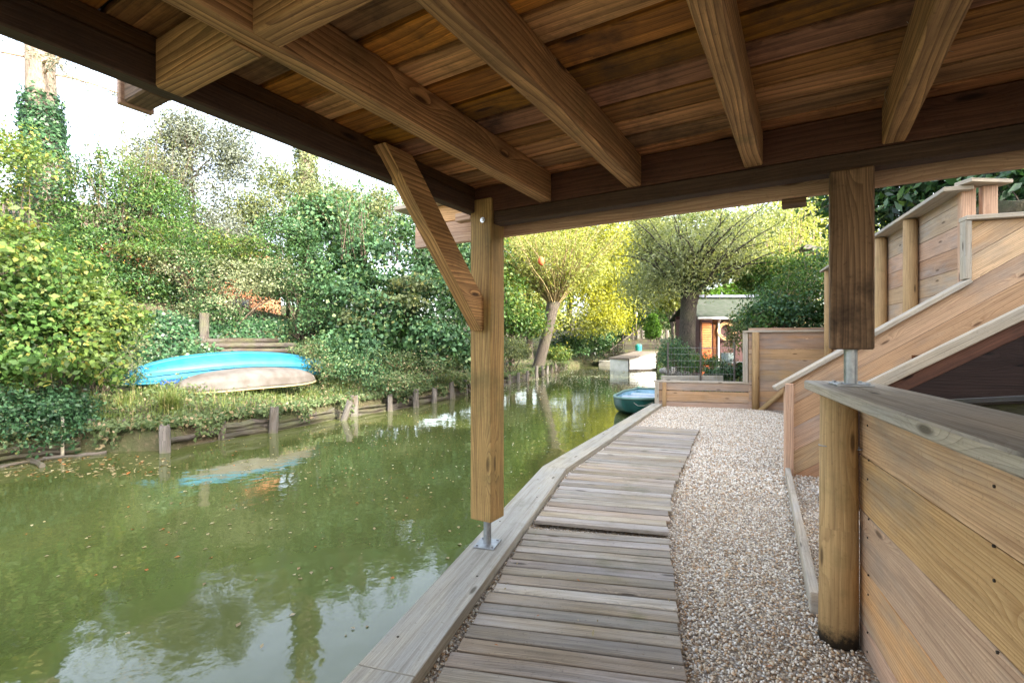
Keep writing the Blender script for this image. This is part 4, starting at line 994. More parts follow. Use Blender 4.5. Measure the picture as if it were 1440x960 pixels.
mb = MB(); mb.slab([A_, B_, V((B_.x, B_.y, zt)), V((A_.x, A_.y, zt))], nn * .3); mb.slab([B_ + nn * .3, B_ + nn * 6, B_ + nn * 6 + V((0, 0, zt - 2.2)), B_ + nn * .3 + V((0, 0, zt - 2.2))], -dd * .3)
mb.slab([A_ + nn * .3, A_ + nn * 6, A_ + nn * 6 + V((0, 0, zt - 2.2)), A_ + nn * .3 + V((0, 0, zt - 2.2))], dd * .3); mb.build('wall', M['brick'], hs)
up_ = V((0, 0, 1)); a_, b_ = V((A_.x, A_.y, zt)) - dd * .4 - nn * .5, V((B_.x, B_.y, zt)) + dd * .4 - nn * .5
mb = MB(); mb.slab([a_, b_, b_ + nn * 3.6 + up_ * 1.5 - dd * 2.4, a_ + nn * 3.6 + up_ * 1.5], (0, 0, .15)); mb.slab([a_ + nn * 7.2, b_ + nn * 7.2, b_ + nn * 3.6 + up_ * 1.5 - dd * 2.4, a_ + nn * 3.6 + up_ * 1.5], (0, 0, .15)); mb.build('roof', M['tile'], hs)
for t in (.15, .5, .8):
    c_ = A_.lerp(B_, t) - nn * .01; mb = MB(); mb.board(c_ + up_ * .9 - dd * .5, c_ + up_ * .9 + dd * .5, .06, 1.1); w_ = mb.build('window', M['rim'], hs)
    mb = MB(); mb.board(c_ + up_ * .9 - dd * .42 - nn * .035, c_ + up_ * .9 + dd * .42 - nn * .035, .02, .94); mb.build('pane', plain('window_glass', (.03, .04, .05), .08), w_)
# ------------------------------------------------------------------ plants
def stems(base, tips, r0, mat, parent, name='stems', k=5, bend=.25, spread=.15):
    mb = MB(); base = V(base)
    for tp in tips:
        tp = V(tp); b = base + V((random.uniform(-spread, spread), random.uniform(-spread, spread), 0)); L = (tp - b).length
        mid = b.lerp(tp, .5) + V((random.uniform(-1, 1) * bend * L * .3, random.uniform(-1, 1) * bend * L * .3, L * .08)) - V(((tp - b).x, (tp - b).y, 0)) * bend * .6
        pts = []
        for i in range(6):
            t = i / 5; pts.append(b * (1 - t) ** 2 + mid * 2 * t * (1 - t) + tp * t * t)
        mb.tube(pts, [r0 * (1 - .8 * i / 5) for i in range(6)], k, caps=False)
    return mb.build(name, mat, parent, True)
def bush(name, label, cat, base, lobes, ncl, per, sig, size, lm, sm_='twigdark', nst=14, r0=.02, group=None, aspect=.55, rmin=.45, low=-.5, droop=.25, spread=.8, lm2=None, frac2=.3, bs=.3, extra=None, sprigs=0):
    base = V(base); t = thing(name, label, cat, tuple(base), group)
    P, N, C = clumps(lobes, ncl, per, sig, rmin, low)
    gz = height(P[:, 0], P[:, 1]); ok = (P[:, 2] > gz + .01) & (P[:, 2] > WZ + .03); P, N = P[ok], N[ok]
    if extra is not None: P = np.concatenate([P, extra]); N = np.concatenate([N, np.tile([0, 0, 1.], (len(extra), 1))])
    if sprigs:
        cc_ = np.mean(C, 0); far = C[np.argsort(-np.linalg.norm((C - cc_) * [1, .6, 1], axis=1))][:max(sprigs * 2, 4)]; SP_ = []; DD_ = []; shs = []
        for i in range(min(sprigs, len(far))):
            c = far[RG.integers(0, len(far))]; o_ = unit((c - cc_)[None])[0] + RG.normal(0, .35, 3) + [0, 0, .45]; o_ /= np.linalg.norm(o_); l_ = RG.uniform(.35, .95) * float(np.mean([l[1][0] for l in lobes])) * .8
            pts = [V(c - o_ * .2)]; d_ = V(o_)
            for q in range(5): d_ = (d_ + V((random.uniform(-.15, .15), random.uniform(-.15, .15), random.uniform(-.2, .05)))).normalized(); pts.append(pts[-1] + d_ * l_ / 5)
            shs.append(pts)
        shoot_obj(shs, r0 * .4 + .003, M[sm_], t, 'twigs')['kind'] = 'stuff'; SP_, DD_ = shoot_leaves(shs, max(12, int(.9 / size)), .1, size * .4); leaves('sprig_leaves', SP_, size * 1.1, M[lm2 or lm], t, None, aspect, .8, dirs=DD_ + RG.normal(0, .4, DD_.shape), droop=.2)
    if lm2:
        # light and dark clumps: whole clumps take the second foliage colour
        key = np.sin(P[:, 0] * 2.3 + P[:, 2] * 1.9) + np.sin(P[:, 1] * 2.9 - P[:, 2] * 2.4 + 1.3) + RG.normal(0, .5, len(P))
        m2 = key > np.quantile(key, 1 - frac2)
        leaves('leaves', P[~m2], size, M[lm], t, N[~m2], aspect, spread, droop=droop); leaves('lighter_leaves', P[m2], size, M[lm2], t, N[m2], aspect, spread, droop=droop)
    else: leaves('leaves', P, size, M[lm], t, N, aspect, spread, droop=droop)
    if nst:
        ids = RG.choice(len(C), min(nst, len(C)), replace=False); stems(base, [V(C[i]) for i in ids], r0, M[sm_], t, spread=bs)
    return t
def shoots(base, n, L, r, spread, lean=(0, 0), up=1.0):
    """slim upright shoots; returns polylines"""
    out = []
    for i in range(n):
        a = random.uniform(0, 6.28); s = random.uniform(.1, 1) * spread; d = V((math.cos(a) * s + lean[0], math.sin(a) * s + lean[1], up)).normalized()
        b = V(base) + V((random.uniform(-r, r), random.uniform(-r, r), random.uniform(-.1, .1))); l = L * random.uniform(.65, 1.1); pts = [b]
        for k in range(7):
            d = (d + V((random.uniform(-.08, .08), random.uniform(-.08, .08), random.uniform(-.02, .07)))).normalized(); pts.append(pts[-1] + d * l / 7)
        out.append(pts)
    return out
def shoot_obj(sh, r0, mat, parent, name='shoots', k=4):
    mb = MB()
    for pts in sh: mb.tube(pts, [r0 * (1 - .85 * i / (len(pts) - 1)) for i in range(len(pts))], k, caps=False)
    return mb.build(name, mat, parent, True)
def shoot_leaves(sh, per, t0=.15, jit=.06):
    P = []; Dd = []
    for pts in sh:
        a = np.array([tuple(p) for p in pts]); t = RG.uniform(t0, 1, per) * (len(a) - 1); i = np.minimum(t.astype(int), len(a) - 2); f = (t - i)[:, None]
        P.append(a[i] * (1 - f) + a[i + 1] * f + RG.normal(0, jit, (per, 3))); Dd.append((a[i + 1] - a[i]))
    return np.concatenate(P), np.concatenate(Dd)
def shrub_base(px, d): 
    v = pd(px, 480, d); return V((v.x, v.y, hz(v.x, v.y) - .05))
def lobe(px, py, d, rx, ry, rz, w=1.): p = pd(px, py, d); return ((p.x, p.y, p.z), (rx, ry, rz), w)

# --- left foreground bush over the water
fb_ = shrub_base(60, 8.2)
bush('shrub', 'large yellow green leafy bush overhanging the water at the left edge', 'bush', fb_,
     [lobe(20, 400, 7.6, 1.0, .9, 1.0), lobe(60, 500, 7.7, 1.15, .9, .9), lobe(-60, 480, 7.2, 1.3, 1.1, 1.4), lobe(115, 455, 8.1, .6, .6, .5, .6), lobe(150, 445, 8.6, .5, .5, .25, .3)],
     620, 34, .12, .085, 'lf_mid', nst=40, sprigs=70, r0=.016, aspect=.62, lm2='lf_yel', frac2=.42, spread=.7)
bush('shrub', 'dark green ivy tangle hanging to the waterline under the large yellow green bush', 'bush', shrub_base(40, 7.6),
     [lobe(20, 600, 7.0, 1.0, .6, .5), lobe(78, 585, 7.5, .5, .4, .42), lobe(-80, 600, 6.6, 1.2, .8, .6)],
     420, 40, .10, .05, 'lf_ivy', nst=24, r0=.008, lm2='lf_olive', frac2=.25)
bush('shrub', 'grey green bramble thicket between the yellow green bush and the canoes', 'bush', shrub_base(140, 9.6),
     [lobe(135, 520, 9.3, .75, .7, .55), lobe(160, 470, 10.0, .55, .6, .5, .7), lobe(105, 430, 10.2, .8, .7, .8)],
     300, 32, .12, .05, 'lf_olive', nst=34, sprigs=50, r0=.008, lm2='lf_mid', frac2=.3)
bush('shrub', 'bright yellow leaved treetop at the upper left edge', 'bush', shrub_base(8, 14.5),
     [lobe(5, 235, 14, 1.2, 1.0, 1.2), lobe(-60, 300, 14, 1.8, 1.2, 1.8)], 200, 34, .2, .10, 'lf_yel', nst=12, r0=.05)
# --- ivy over the retaining slope
def slope_pts(n, pxr, dr, dmin, dmax, hmax):
    px = RG.uniform(*pxr, n); d = RG.uniform(*dr, n); x = (px - 720) / F * d; y = d
    cd, sd_ = canal_dist(x, y); ok = (cd > dmin) & (cd < dmax) & (sd_ == 0); x, y = x[ok], y[ok]
    z = height(x, y) + np.abs(RG.normal(0, hmax, len(x))) * (.6 + .4 * np.sin(x * 2.1) * np.sin(y * 1.7)); return np.stack([x, y, z], 1)
ivp = slope_pts(120000, (120, 500), (10.5, 19), 3.55, 5.6, .14)[:62000]
iv = thing('ivy', 'dense dark ivy carpet covering the retaining bank behind the canoes', 'ivy', tuple(pd(320, 480, 14)))
nr = np.tile([.55, -.65, .45], (len(ivp), 1))
gap = ~((np.abs(ivp[:, 0] / ivp[:, 1] * F + 720 - 312) < 85) & (ivp[:, 2] < .85)); ivp = ivp[gap]; nr = nr[gap]
leaves('leaves', ivp, .075, M['lf_ivy'], iv, nr, .8, .55, droop=.5)
# --- shrubs above the ivy
bush('shrub', 'broad green shrub with upright shoots above the left end of the ivy bank', 'bush', shrub_base(160, 15.5),
     [lobe(150, 335, 15.5, 1.8, 1.4, 1.3), lobe(115, 400, 14.2, 1.3, 1.0, 1.0), lobe(200, 400, 14.6, 1.1, .9, 1.0), lobe(165, 265, 15.8, 1.5, 1.1, 1.1, .9), lobe(225, 290, 16, 1.1, 1, .9, .7)], 860, 36, .17, .075, 'lf_mid', nst=26, sprigs=60, r0=.03, lm2='lf_dark', frac2=.35, rmin=.3)
bush('shrub', 'broad dark green shrub mass hiding the wall of the brick house', 'bush', shrub_base(270, 16.5),
     [lobe(130, 330, 16.5, 1.9, 1.0, 1.5), lobe(195, 330, 16.8, 1.2, 1.0, 1.3), lobe(285, 360, 16.5, 1.3, .9, .9), lobe(330, 380, 16.2, 1.2, .9, .8), lobe(90, 380, 15.0, 1.2, 1.0, 1.2), lobe(390, 400, 16.5, 1.0, .9, 1.3)], 760, 36, .2, .085, 'lf_dark', nst=20, sprigs=50, r0=.03, lm2='lf_mid', frac2=.4, rmin=.3)
t = thing('tall_shrub', 'spray of thin upright shoots with small leaves above the green shrub, sky behind', 'bush', tuple(shrub_base(185, 16.2)))
sh = shoots(pd(190, 330, 16.2), 80, 3.6, 1.1, .5); shoot_obj(sh, .014, M['twigdark'], t); P, Dd = shoot_leaves(sh, 90, .0, .07); leaves('leaves', P, .085, M['lf_olive'], t, None, .4, .8, dirs=Dd, droop=0)
bush('shrub', 'layered pale green shrub with flat sprays catching light above the ivy', 'bush', shrub_base(290, 14.8),
     [lobe(245, 325, 14.6, 1.3, .9, .28), lobe(330, 345, 14.6, 1.1, .8, .3), lobe(205, 352, 14.2, .9, .7, .22), lobe(290, 365, 14.8, 1.5, .9, .4)], 200, 36, .16, .07, 'lf_mid', nst=18, sprigs=40, r0=.025, lm2='lf_yel', frac2=.4, rmin=.2, low=-.2)
bush('shrub', 'cream and green variegated shrub hanging over the ivy behind the canoes', 'bush', shrub_base(330, 14.0),
     [lobe(325, 400, 13.9, 1.25, .7, .75), lobe(300, 440, 13.3, .75, .5, .55, .7), lobe(385, 395, 14.2, .9, .6, .7), lobe(250, 375, 14.2, .9, .6, .6, .6)], 400, 34, .14, .06, 'lf_dark', nst=24, sprigs=40, r0=.02, lm2='lf_pale', frac2=.45)
bush('shrub', 'dark leafy shrub at the right end of the ivy bank', 'bush', shrub_base(420, 15.2),
     [lobe(430, 400, 15.5, 1.3, .9, 1.4), lobe(400, 340, 16.0, 1.0, .9, 1.0), lobe(460, 450, 14.8, .9, .7, .8), lobe(235, 420, 14.9, 1.4, .5, .8, .8)], 480, 34, .16, .07, 'lf_dark', nst=20, sprigs=40, r0=.03, lm2='lf_blue', frac2=.4)
def airy(label, px, d, lobes, ncl, per, lm, size, rt=.09, ztop=None, group='airy trees against the sky'):
    b = shrub_base(px, d); t = thing('airy_tree', label, 'tree', tuple(b), group); P, N, C = clumps(lobes, ncl, per, .22, .2, -.9)
    leaves('leaves', P, size, M[lm], t, N, .45, 1.1)
    top = V(C[np.argmax(C[:, 2])]); mb = MB(); mid = b.lerp(top, .5) + V((random.uniform(-.3, .3), 0, 0)); mb.tube([b, mid, top], [rt, rt * .6, .012], 7, wob=.05); mb.build('trunk', M['bark'], t, True)
    mb = MB()
    for i in RG.choice(len(C), min(70, len(C)), replace=False):
        c = V(C[i]); s_ = (c.z - b.z) / max(top.z - b.z, .1); q = (b.lerp(mid, max(0, s_ * 2 - .35)) if s_ < .6 else mid.lerp(top, max(0, (s_ - .5) * 2 - .2))); mb.tube([q, q.lerp(c, .5) + V((0, 0, .1)), c], [.02, .012, .005], 4, caps=False)
    mb.build('branches', M['twigdark'], t, True); return t
airy('thin dark leaved tree left of centre, its sparse crown dotted against the white sky', 285, 18, [lobe(280, 270, 18, 1.6, 1.2, 1.8), lobe(225, 230, 18, 1.3, 1.0, 1.2), lobe(325, 215, 18, .8, .8, 1.3), lobe(260, 190, 18, .8, .8, .9), lobe(300, 330, 17.5, 1.4, 1, 1.0)], 820, 34, 'lf_grey', .10)
airy('rounded grey green tree beside the ivy clad trunk near the beam', 405, 20, [lobe(400, 310, 19, 1.6, 1.2, 1.7), lobe(450, 285, 19.5, 1.3, 1.1, 1.6), lobe(385, 250, 19.5, .9, .8, .9, .6), lobe(480, 320, 19, 1.2, 1.0, 1.6), lobe(350, 300, 19, .8, .8, 1.0)], 900, 34, 'lf_olive', .09)
airy('pale see-through tree behind the brace, thin leaves on bright sky', 505, 24, [lobe(505, 310, 24, 1.4, 1.4, 1.6), lobe(540, 300, 23, 1.2, 1.2, 1.4), lobe(480, 290, 24, .9, 1, 1.2, .5)], 480, 34, 'lf_olive', .11)
# upright shoots right of the brace foot
t = thing('tall_shrub', 'upright leafy shoots in front of the terrace fascia, rising from the dark maple mass', 'bush', tuple(shrub_base(520, 16)))
sh = shoots(pd(525, 370, 16), 34, 2.6, .9, .30); shoot_obj(sh, .02, M['twigdark'], t); P, Dd = shoot_leaves(sh, 60, .05, .07); leaves('leaves', P, .11, M['lf_blue'], t, None, .5, .8, dirs=Dd, droop=.1)
# --- big leafy mass between canoes and post
bush('maple_thicket', 'dense blue green maple thicket on the far bank left of the timber post', 'thicket', shrub_base(570, 16),
     [lobe(560, 370, 16.2, 1.9, 1.4, 1.6), lobe(520, 430, 15.2, 1.6, 1.2, 1.2), lobe(610, 440, 15.8, 1.6, 1.2, 1.3), lobe(640, 390, 17.5, 1.4, 1.2, 1.6), lobe(480, 400, 16.0, 1.1, 1.0, 1.2), lobe(590, 480, 14.6, 1.5, .9, .6), lobe(640, 500, 15.0, 1.2, .9, .5), lobe(500, 490, 14.0, 1.1, .8, .5), lobe(460, 330, 17.5, 1.3, 1.1, 1.5), lobe(655, 330, 19, 1.4, 1.2, 1.6)],
     1500, 34, .17, .115, 'lf_blue', nst=36, sprigs=90, r0=.03, aspect=.75, lm2='lf_dark', frac2=.35)
bush('shrub', 'yellow tinged maple branch hanging low in the middle of the thicket', 'bush', shrub_base(545, 14.6),
     [lobe(545, 425, 14.3, 1.1, .4, .22), lobe(520, 450, 14.3, .8, .4, .2), lobe(590, 400, 14.6, .9, .4, .2)], 110, 26, .14, .11, 'lf_olive', nst=10, r0=.015, aspect=.75, lm2='lf_blue', frac2=.5)
bush('shrub', 'low tangled grey green brambles covering the slope below the maple thicket', 'bush', shrub_base(560, 13.4),
     [lobe(480, 520, 12.4, .9, .6, .38), lobe(535, 515, 13.0, 1.0, .7, .42), lobe(595, 512, 13.8, 1.0, .7, .4), lobe(650, 508, 15.2, 1.1, .8, .4), lobe(560, 535, 12.2, .8, .5, .2), lobe(450, 500, 12.8, .7, .6, .45)], 480, 34, .12, .055, 'lf_blue', nst=40, sprigs=50, r0=.007, lm2='cover', frac2=.55, rmin=.3)
bush('shrub', 'bright green bushes on the far bank seen just right of the timber post', 'bush', shrub_base(715, 25),
     [lobe(700, 430, 25, 1.8, 1.5, 2.0), lobe(735, 455, 25.5, 1.0, 1.0, 1.0), lobe(680, 380, 27, 2.2, 1.6, 2.4)], 420, 30, .25, .15, 'lf_mid', nst=14, r0=.05, lm2='lf_yel', frac2=.3)
bush('shrub', 'low pale bush left of the pollard willow base', 'bush', shrub_base(718, 22), [lobe(718, 495, 22, .9, .8, .55)], 120, 34, .14, .08, 'lf_olive', nst=10, r0=.02)
bush('shrub', 'low yellow green bush right of the pollard willow base', 'bush', V((2.3, 28, hz(2.3, 28))), [lobe(782, 500, 27.5, .75, .7, .5)], 90, 34, .14, .10, 'lf_yel', nst=10, r0=.02)
# --- ivy clad trunks
def ivytrunk(label, px, d, pts, rads, ivy_to, nleaf, crown=None, size=.10, lf='lf_ivy'):
    P = [pd(*p) for p in pts]; P[0].z = hz(P[0].x, P[0].y) - .2; t = thing('ivy_clad_tree', label, 'tree', tuple(P[0]), 'ivy clad trunks')
    mb = MB(); mb.tube(P, rads, 16, wob=.10); mb.build('trunk', M['barkpale'], t, True)
    a = np.array([tuple(p) for p in P]); tt = np.minimum(RG.uniform(0, 1, nleaf) ** .8, RG.uniform(0, 1, nleaf) * .25 + .75) * ivy_to * (len(a) - 1); i = np.minimum(tt.astype(int), len(a) - 2); f = (tt - i)[:, None]
    c = a[i] * (1 - f) + a[i + 1] * f; r = np.array(rads)[i][:, None] * (1.08 + .35 * (1 - tt / (ivy_to * (len(a) - 1)))[:, None]) + np.abs(RG.normal(0, .08, (nleaf, 1))); an_ = RG.uniform(0, 6.28, nleaf)
    o = np.stack([np.cos(an_), np.sin(an_), np.zeros(nleaf)], 1); leaves('ivy_leaves', c + o * r, size, M[lf], t, o + [0, 0, .3], .8, .5, droop=.5)
    return t, P
t, P = ivytrunk('tall ivy clad trunk rising past the terrace edge at the far left', 62, 16.5, [(66, 380, 16.5), (64, 300, 16.5), (62, 220, 16.5), (58, 140, 16.5), (55, 60, 16.5), (54, -60, 16.5), (56, -160, 16.5)], [.62, .5, .42, .40, .38, .3, .12], .53, 9000)
# its thin conifer branches reaching across the sky
mb = MB(); LP_ = []; dirs_ = []
for i in range(34):
    s0 = random.uniform(.55, 1.0); k_ = s0 * 6; j_ = min(int(k_), 5); b = P[j_].lerp(P[j_ + 1], k_ - j_); a = random.choice([random.uniform(-.9, .6), random.uniform(2.4, 4.2), random.uniform(-.5, .3)]); l = random.uniform(2.0, 4.6); d = V((math.cos(a), math.sin(a), random.uniform(-.1, .25))); pts = [b]
    for q in range(8): d = (d + V((random.uniform(-.12, .12), random.uniform(-.12, .12), -.07))).normalized(); pts.append(pts[-1] + d * l / 8)
    mb.tube(pts, [.05 * (1 - q / 9) + .004 for q in range(9)], 5, caps=False)
    for w_ in range(14):
        q = random.uniform(2, 8); j = min(int(q), 7); s_ = pts[j].lerp(pts[j + 1], q - j); e_ = V((random.uniform(-1, 1), random.uniform(-1, 1), random.uniform(-.8, .3))).normalized() * random.uniform(.25, .7); mb.tube([s_, s_ + e_ * .5 + V((0, 0, .03)), s_ + e_], [.010, .007, .004], 3, caps=False)
        n_ = 16; f_ = RG.uniform(.2, 1, (n_, 1)); LP_.append(np.array(tuple(s_))[None] + np.array(tuple(e_))[None] * f_ + RG.normal(0, .05, (n_, 3))); dirs_.append(np.tile(np.array(tuple(e_))[None], (n_, 1)))
mb.build('branches', M['barkpink'], t, True); LPn = np.concatenate(LP_); leaves('needles', LPn, .11, M['lf_grey'], t, None, .22, 1.0, dirs=np.concatenate(dirs_), droop=.1)
t, P = ivytrunk('ivy covered trunk cut off by the beam, right of the thin dark tree', 430, 20, [(432, 400, 20), (432, 330, 20), (431, 260, 20), (430, 200, 20), (430, 120, 20)], [.36, .33, .30, .28, .2], 1.0, 6500, size=.09, lf='lf_olive')
t, P = ivytrunk('thin bare trunk at the extreme left edge behind the yellow treetop', 12, 22, [(-22, 400, 22), (-20, 250, 22), (-18, 120, 22), (-18, 0, 22)], [.3, .26, .2, .12], .6, 2500)

# --- pollard willow
def pollard(label, base, head, r, nsh, Ls, spread, lmat, leafn, size, lean=(0, 0), jit=.07, thick=.03):
    t = thing('pollard_willow', label, 'tree', tuple(base)); base, head = V(base), V(head); mid = base.lerp(head, .5) + V((r * .2, 0, 0))
    mb = MB(); mb.tube([base - V((0, 0, .3)), base, base.lerp(mid, .5), mid, head - (head - base) * .12, head, head + V((.05, 0, .25))], [r * 1.3, r * 1.12, r, r * .95, r * 1.05, r * 1.2, r * .5], 16, wob=.14); mb.build('trunk', M['bark'], t, True)
    sh = []
    for i in range(nsh):
        a = random.uniform(0, 6.28); s = random.uniform(.05, 1) ** .75 * spread; d = V((math.cos(a) * s + lean[0], math.sin(a) * s + lean[1], 1)).normalized(); b = head + V((math.cos(a) * r * .9, math.sin(a) * r * .9, random.uniform(-.15, .25))); l = Ls * random.uniform(.55, 1.08); pts = [b]
        for k in range(8): d = (d + V((random.uniform(-.13, .13), random.uniform(-.13, .13), random.uniform(-.10, .06)))).normalized(); pts.append(pts[-1] + d * l / 8)
        sh.append(pts)
    shoot_obj(sh, thick, M['twig'], t); P, Dd = shoot_leaves(sh, leafn, .22, jit); leaves('leaves', P, size, M[lmat], t, None, .28, .9, dirs=Dd + RG.normal(0, .25, Dd.shape), droop=.15); return t, sh
w1b = pz(756, 514, .10); w1b = V(((756 - 720) / F * 27, 27, hz(36 / F * 27, 27) - .05))
pollard('leaning pollard willow with a fan of thin shoots at the far water', w1b, pd(779, 424, 27), .31, 120, 5.6, 1.15, 'lf_willow', 110, .16, jit=.16, thick=.036)
t_ = [o for o in bpy.data.objects if o.get('label', '').startswith('leaning pollard')][0]
P, N, C = clumps([lobe(775, 360, 27, 2.3, 2, 1.5), lobe(730, 385, 27, 1.2, 1.2, 1.2), lobe(825, 380, 27, 1.2, 1.2, 1.3)], 300, 26, .3, .2, -.8); leaves('outer_leaves', P, .15, M['lf_willow'], t_, N, .3, 1., droop=.3)
# --- golden tree and the far tree wall
def bigtree(label, base, lobes, ncl, per, sig, size, lm, lm2=None, frac=.3, r=.25, group='trees closing the far end of the canal', bark='bark', nb=26, rmin=.35, low=-.7):
    base = V(base); t = thing('tree', label, 'tree', tuple(base), group); P, N, C = clumps(lobes, ncl, per, sig, rmin, low); P_ok = P[:, 2] > height(P[:, 0], P[:, 1]); P, N = P[P_ok], N[P_ok]
    if lm2:
        key = np.sin(P[:, 0] * .9 + P[:, 2] * 1.1) + np.sin(P[:, 1] * 1.3 - P[:, 2] * .8 + 1.3) + RG.normal(0, .5, len(P)); m2 = key > np.quantile(key, 1 - frac)
        leaves('leaves', P[~m2], size, M[lm], t, N[~m2], .55, .9); leaves('lighter_leaves', P[m2], size, M[lm2], t, N[m2], .55, .9)
    else: leaves('leaves', P, size, M[lm], t, N, .55, .9)
    cc = np.mean([l[0] for l in lobes], 0); top = V(cc); mb = MB(); f1 = base.lerp(V((base.x * .6 + top.x * .4, base.y, top.z)), .5)
    mb.tube([base - V((0, 0, .3)), base + V((0, 0, .3)), f1, V(top)], [r * 1.2, r, r * .75, r * .35], 10, wob=.1); mb.build('trunk', M[bark], t, True)
    mb = MB()
    for i in RG.choice(len(C), min(nb, len(C)), replace=False):
        c = V(C[i]); q = f1.lerp(V(top), random.uniform(0, .9)); mb.tube([q, q.lerp(c, .5) + V((0, 0, .3)), c], [r * .28, r * .16, r * .05], 5, caps=False)
    mb.build('limbs', M[bark], t, True); return t
def gb(px, d): v = pd(px, 480, d); return (v.x, v.y, hz(v.x, v.y) - .1)
bigtree('golden yellow tree glowing behind the pollard willow', gb(835, 44), [lobe(850, 340, 37, 2.6, 2, 2.6), lobe(820, 400, 36, 2.2, 2, 2.2), lobe(865, 400, 37, 2.0, 2, 2.4), lobe(845, 450, 35.5, 2.2, 1.6, 1.5), lobe(790, 340, 38, 2.4, 2, 2.6)], 900, 34, .50, .17, 'lf_gold', 'lf_willow', .38, rmin=.15)
bigtree('pale yellow green tree left behind the pollard willow', gb(745, 36), [lobe(735, 370, 36, 2.6, 2, 3.6), lobe(760, 440, 35, 2.0, 1.6, 2.0), lobe(725, 320, 37, 2.5, 2, 3.0)], 500, 34, .42, .24, 'lf_willow', 'lf_yel', .3, rmin=.15)
bigtree('tall pale tree between the golden tree and the grey green willow', gb(885, 44), [lobe(890, 370, 44, 2.6, 2, 3.6), lobe(880, 430, 43, 2.4, 2, 2.4), lobe(915, 330, 45, 2.4, 2, 2.6)], 420, 34, .45, .26, 'lf_willow', 'lf_olive', .4)
bigtree('distant green tree behind the timber post', gb(640, 40), [lobe(640, 340, 40, 4, 2.5, 4.2), lobe(690, 420, 38, 3, 2, 3)], 420, 30, .5, .28, 'lf_mid', 'lf_yel', .3)
bigtree('distant tree filling the gap left of the slender trunk', gb(925, 48), [lobe(925, 400, 48, 3.5, 2.5, 3.6), lobe(955, 440, 47, 3, 2, 2)], 360, 32, .5, .28, 'lf_mid', 'lf_willow', .45)
bigtree('distant tree with yellow green crown behind the shed roof', gb(1020, 38), [lobe(1010, 370, 38, 3.4, 2.5, 2.4), lobe(1060, 350, 38, 3.2, 2.5, 3.0), lobe(985, 330, 40, 3, 2, 3)], 520, 32, .45, .24, 'lf_yel', 'lf_willow', .5)
bigtree('distant tree on the hill behind the birdhouse', gb(1130, 34), [lobe(1120, 330, 34, 3.2, 2.2, 3.2), lobe(1180, 330, 34, 3.5, 2.5, 4.0)], 420, 30, .45, .24, 'lf_willow', 'lf_mid', .4, bark='barkpink')
bigtree('large tree rising above the golden one, seen only under the fascia', gb(800, 56), [lobe(780, 330, 56, 6, 4, 5.5), lobe(840, 380, 55, 5, 3, 4)], 420, 32, .7, .38, 'lf_willow', 'lf_mid', .5, r=.4)
bush('shrub', 'dark evergreen shrubs low at the far end of the water', 'bush', gb(815, 40), [lobe(800, 488, 38, 1.6, 1.2, .9), lobe(835, 485, 39, 2.0, 1.4, 1.2), lobe(862, 482, 42, 1.8, 1.3, 1.3)], 300, 32, .25, .17, 'lf_dark', nst=8, r0=.04, lm2='lf_blue', frac2=.3)
bush('shrub', 'green shrubs on the slope left of the far wooden steps', 'bush', gb(865, 42), [lobe(868, 460, 41, 1.9, 1.3, 1.3), lobe(905, 452, 41, 1.8, 1.3, 1.2), lobe(935, 458, 40, 1.6, 1.2, 1.2)], 260, 32, .25, .17, 'lf_mid', nst=8, r0=.04, lm2='lf_pale', frac2=.25)
# right of the water
b_ = V((5.76, 16.2, hz(5.76, 16.2)))
t = thing('grey_willow', 'large grey green willow with forked trunk in front of the shed', 'tree', tuple(b_))
mb = MB(); hd = pd(972, 400, 16.2); mb.tube([b_ - V((0, 0, .2)), b_ + V((0, 0, .1)), pd(966, 470, 16.2), pd(968, 430, 16.2), hd, hd + V((.0, 0, .5))], [.36, .29, .25, .25, .33, .2], 16, wob=.12); mb.build('trunk', M['bark'], t, True)
sh = []
for i in range(80):
    a = random.uniform(0, 6.28); s = random.uniform(.1, 1) ** .7 * 1.7; d = V((math.cos(a) * s + .12, math.sin(a) * s, 1)).normalized(); pts = [hd + V((math.cos(a) * .2, math.sin(a) * .2, random.uniform(-.3, .5)))]; l = random.uniform(1.6, 3.1)
    for k in range(8): d = (d + V((random.uniform(-.2, .2), random.uniform(-.2, .2), random.uniform(-.16, .10)))).normalized(); pts.append(pts[-1] + d * l / 8)
    sh.append(pts)
shoot_obj(sh, .05, M['bark'], t, 'limbs', 5); P, Dd = shoot_leaves(sh, 150, .2, .2); leaves('leaves', P, .11, M['lf_w2'], t, None, .35, .9, dirs=Dd + RG.normal(0, .4, Dd.shape), droop=.2)
P, N, C = clumps([lobe(930, 330, 16.4, 1.3, 1.3, 1.1), lobe(1010, 320, 16.6, 1.4, 1.3, 1.0), lobe(1075, 305, 17, 1.2, 1.2, .9), lobe(960, 390, 15.8, .9, .8, .7), lobe(905, 400, 16.2, .7, .7, .8), lobe(1040, 370, 16.4, .9, .9, .5)], 460, 30, .24, .1, -.9); leaves('outer_leaves', P, .10, M['lf_w2'], t, N, .35, 1.0, droop=.4)
sh2 = shoots(hd + V((0, 0, -.3)), 26, 1.0, .25, 1.8); P, Dd = shoot_leaves(sh2, 60, .1, .12); leaves('low_leaves', P, .10, M['lf_dark'], t, None, .5, .9, droop=.3)
bigtree('slender tree with pale thin trunk left of the grey willow', (7.2, 21.8, hz(7.2, 21.8)), [lobe(940, 390, 21, 1.2, 1, 1.0), lobe(955, 420, 21, .8, .7, .6)], 150, 30, .22, .13, 'lf_olive', 'lf_willow', .5, r=.10, bark='barkpale', group=None)
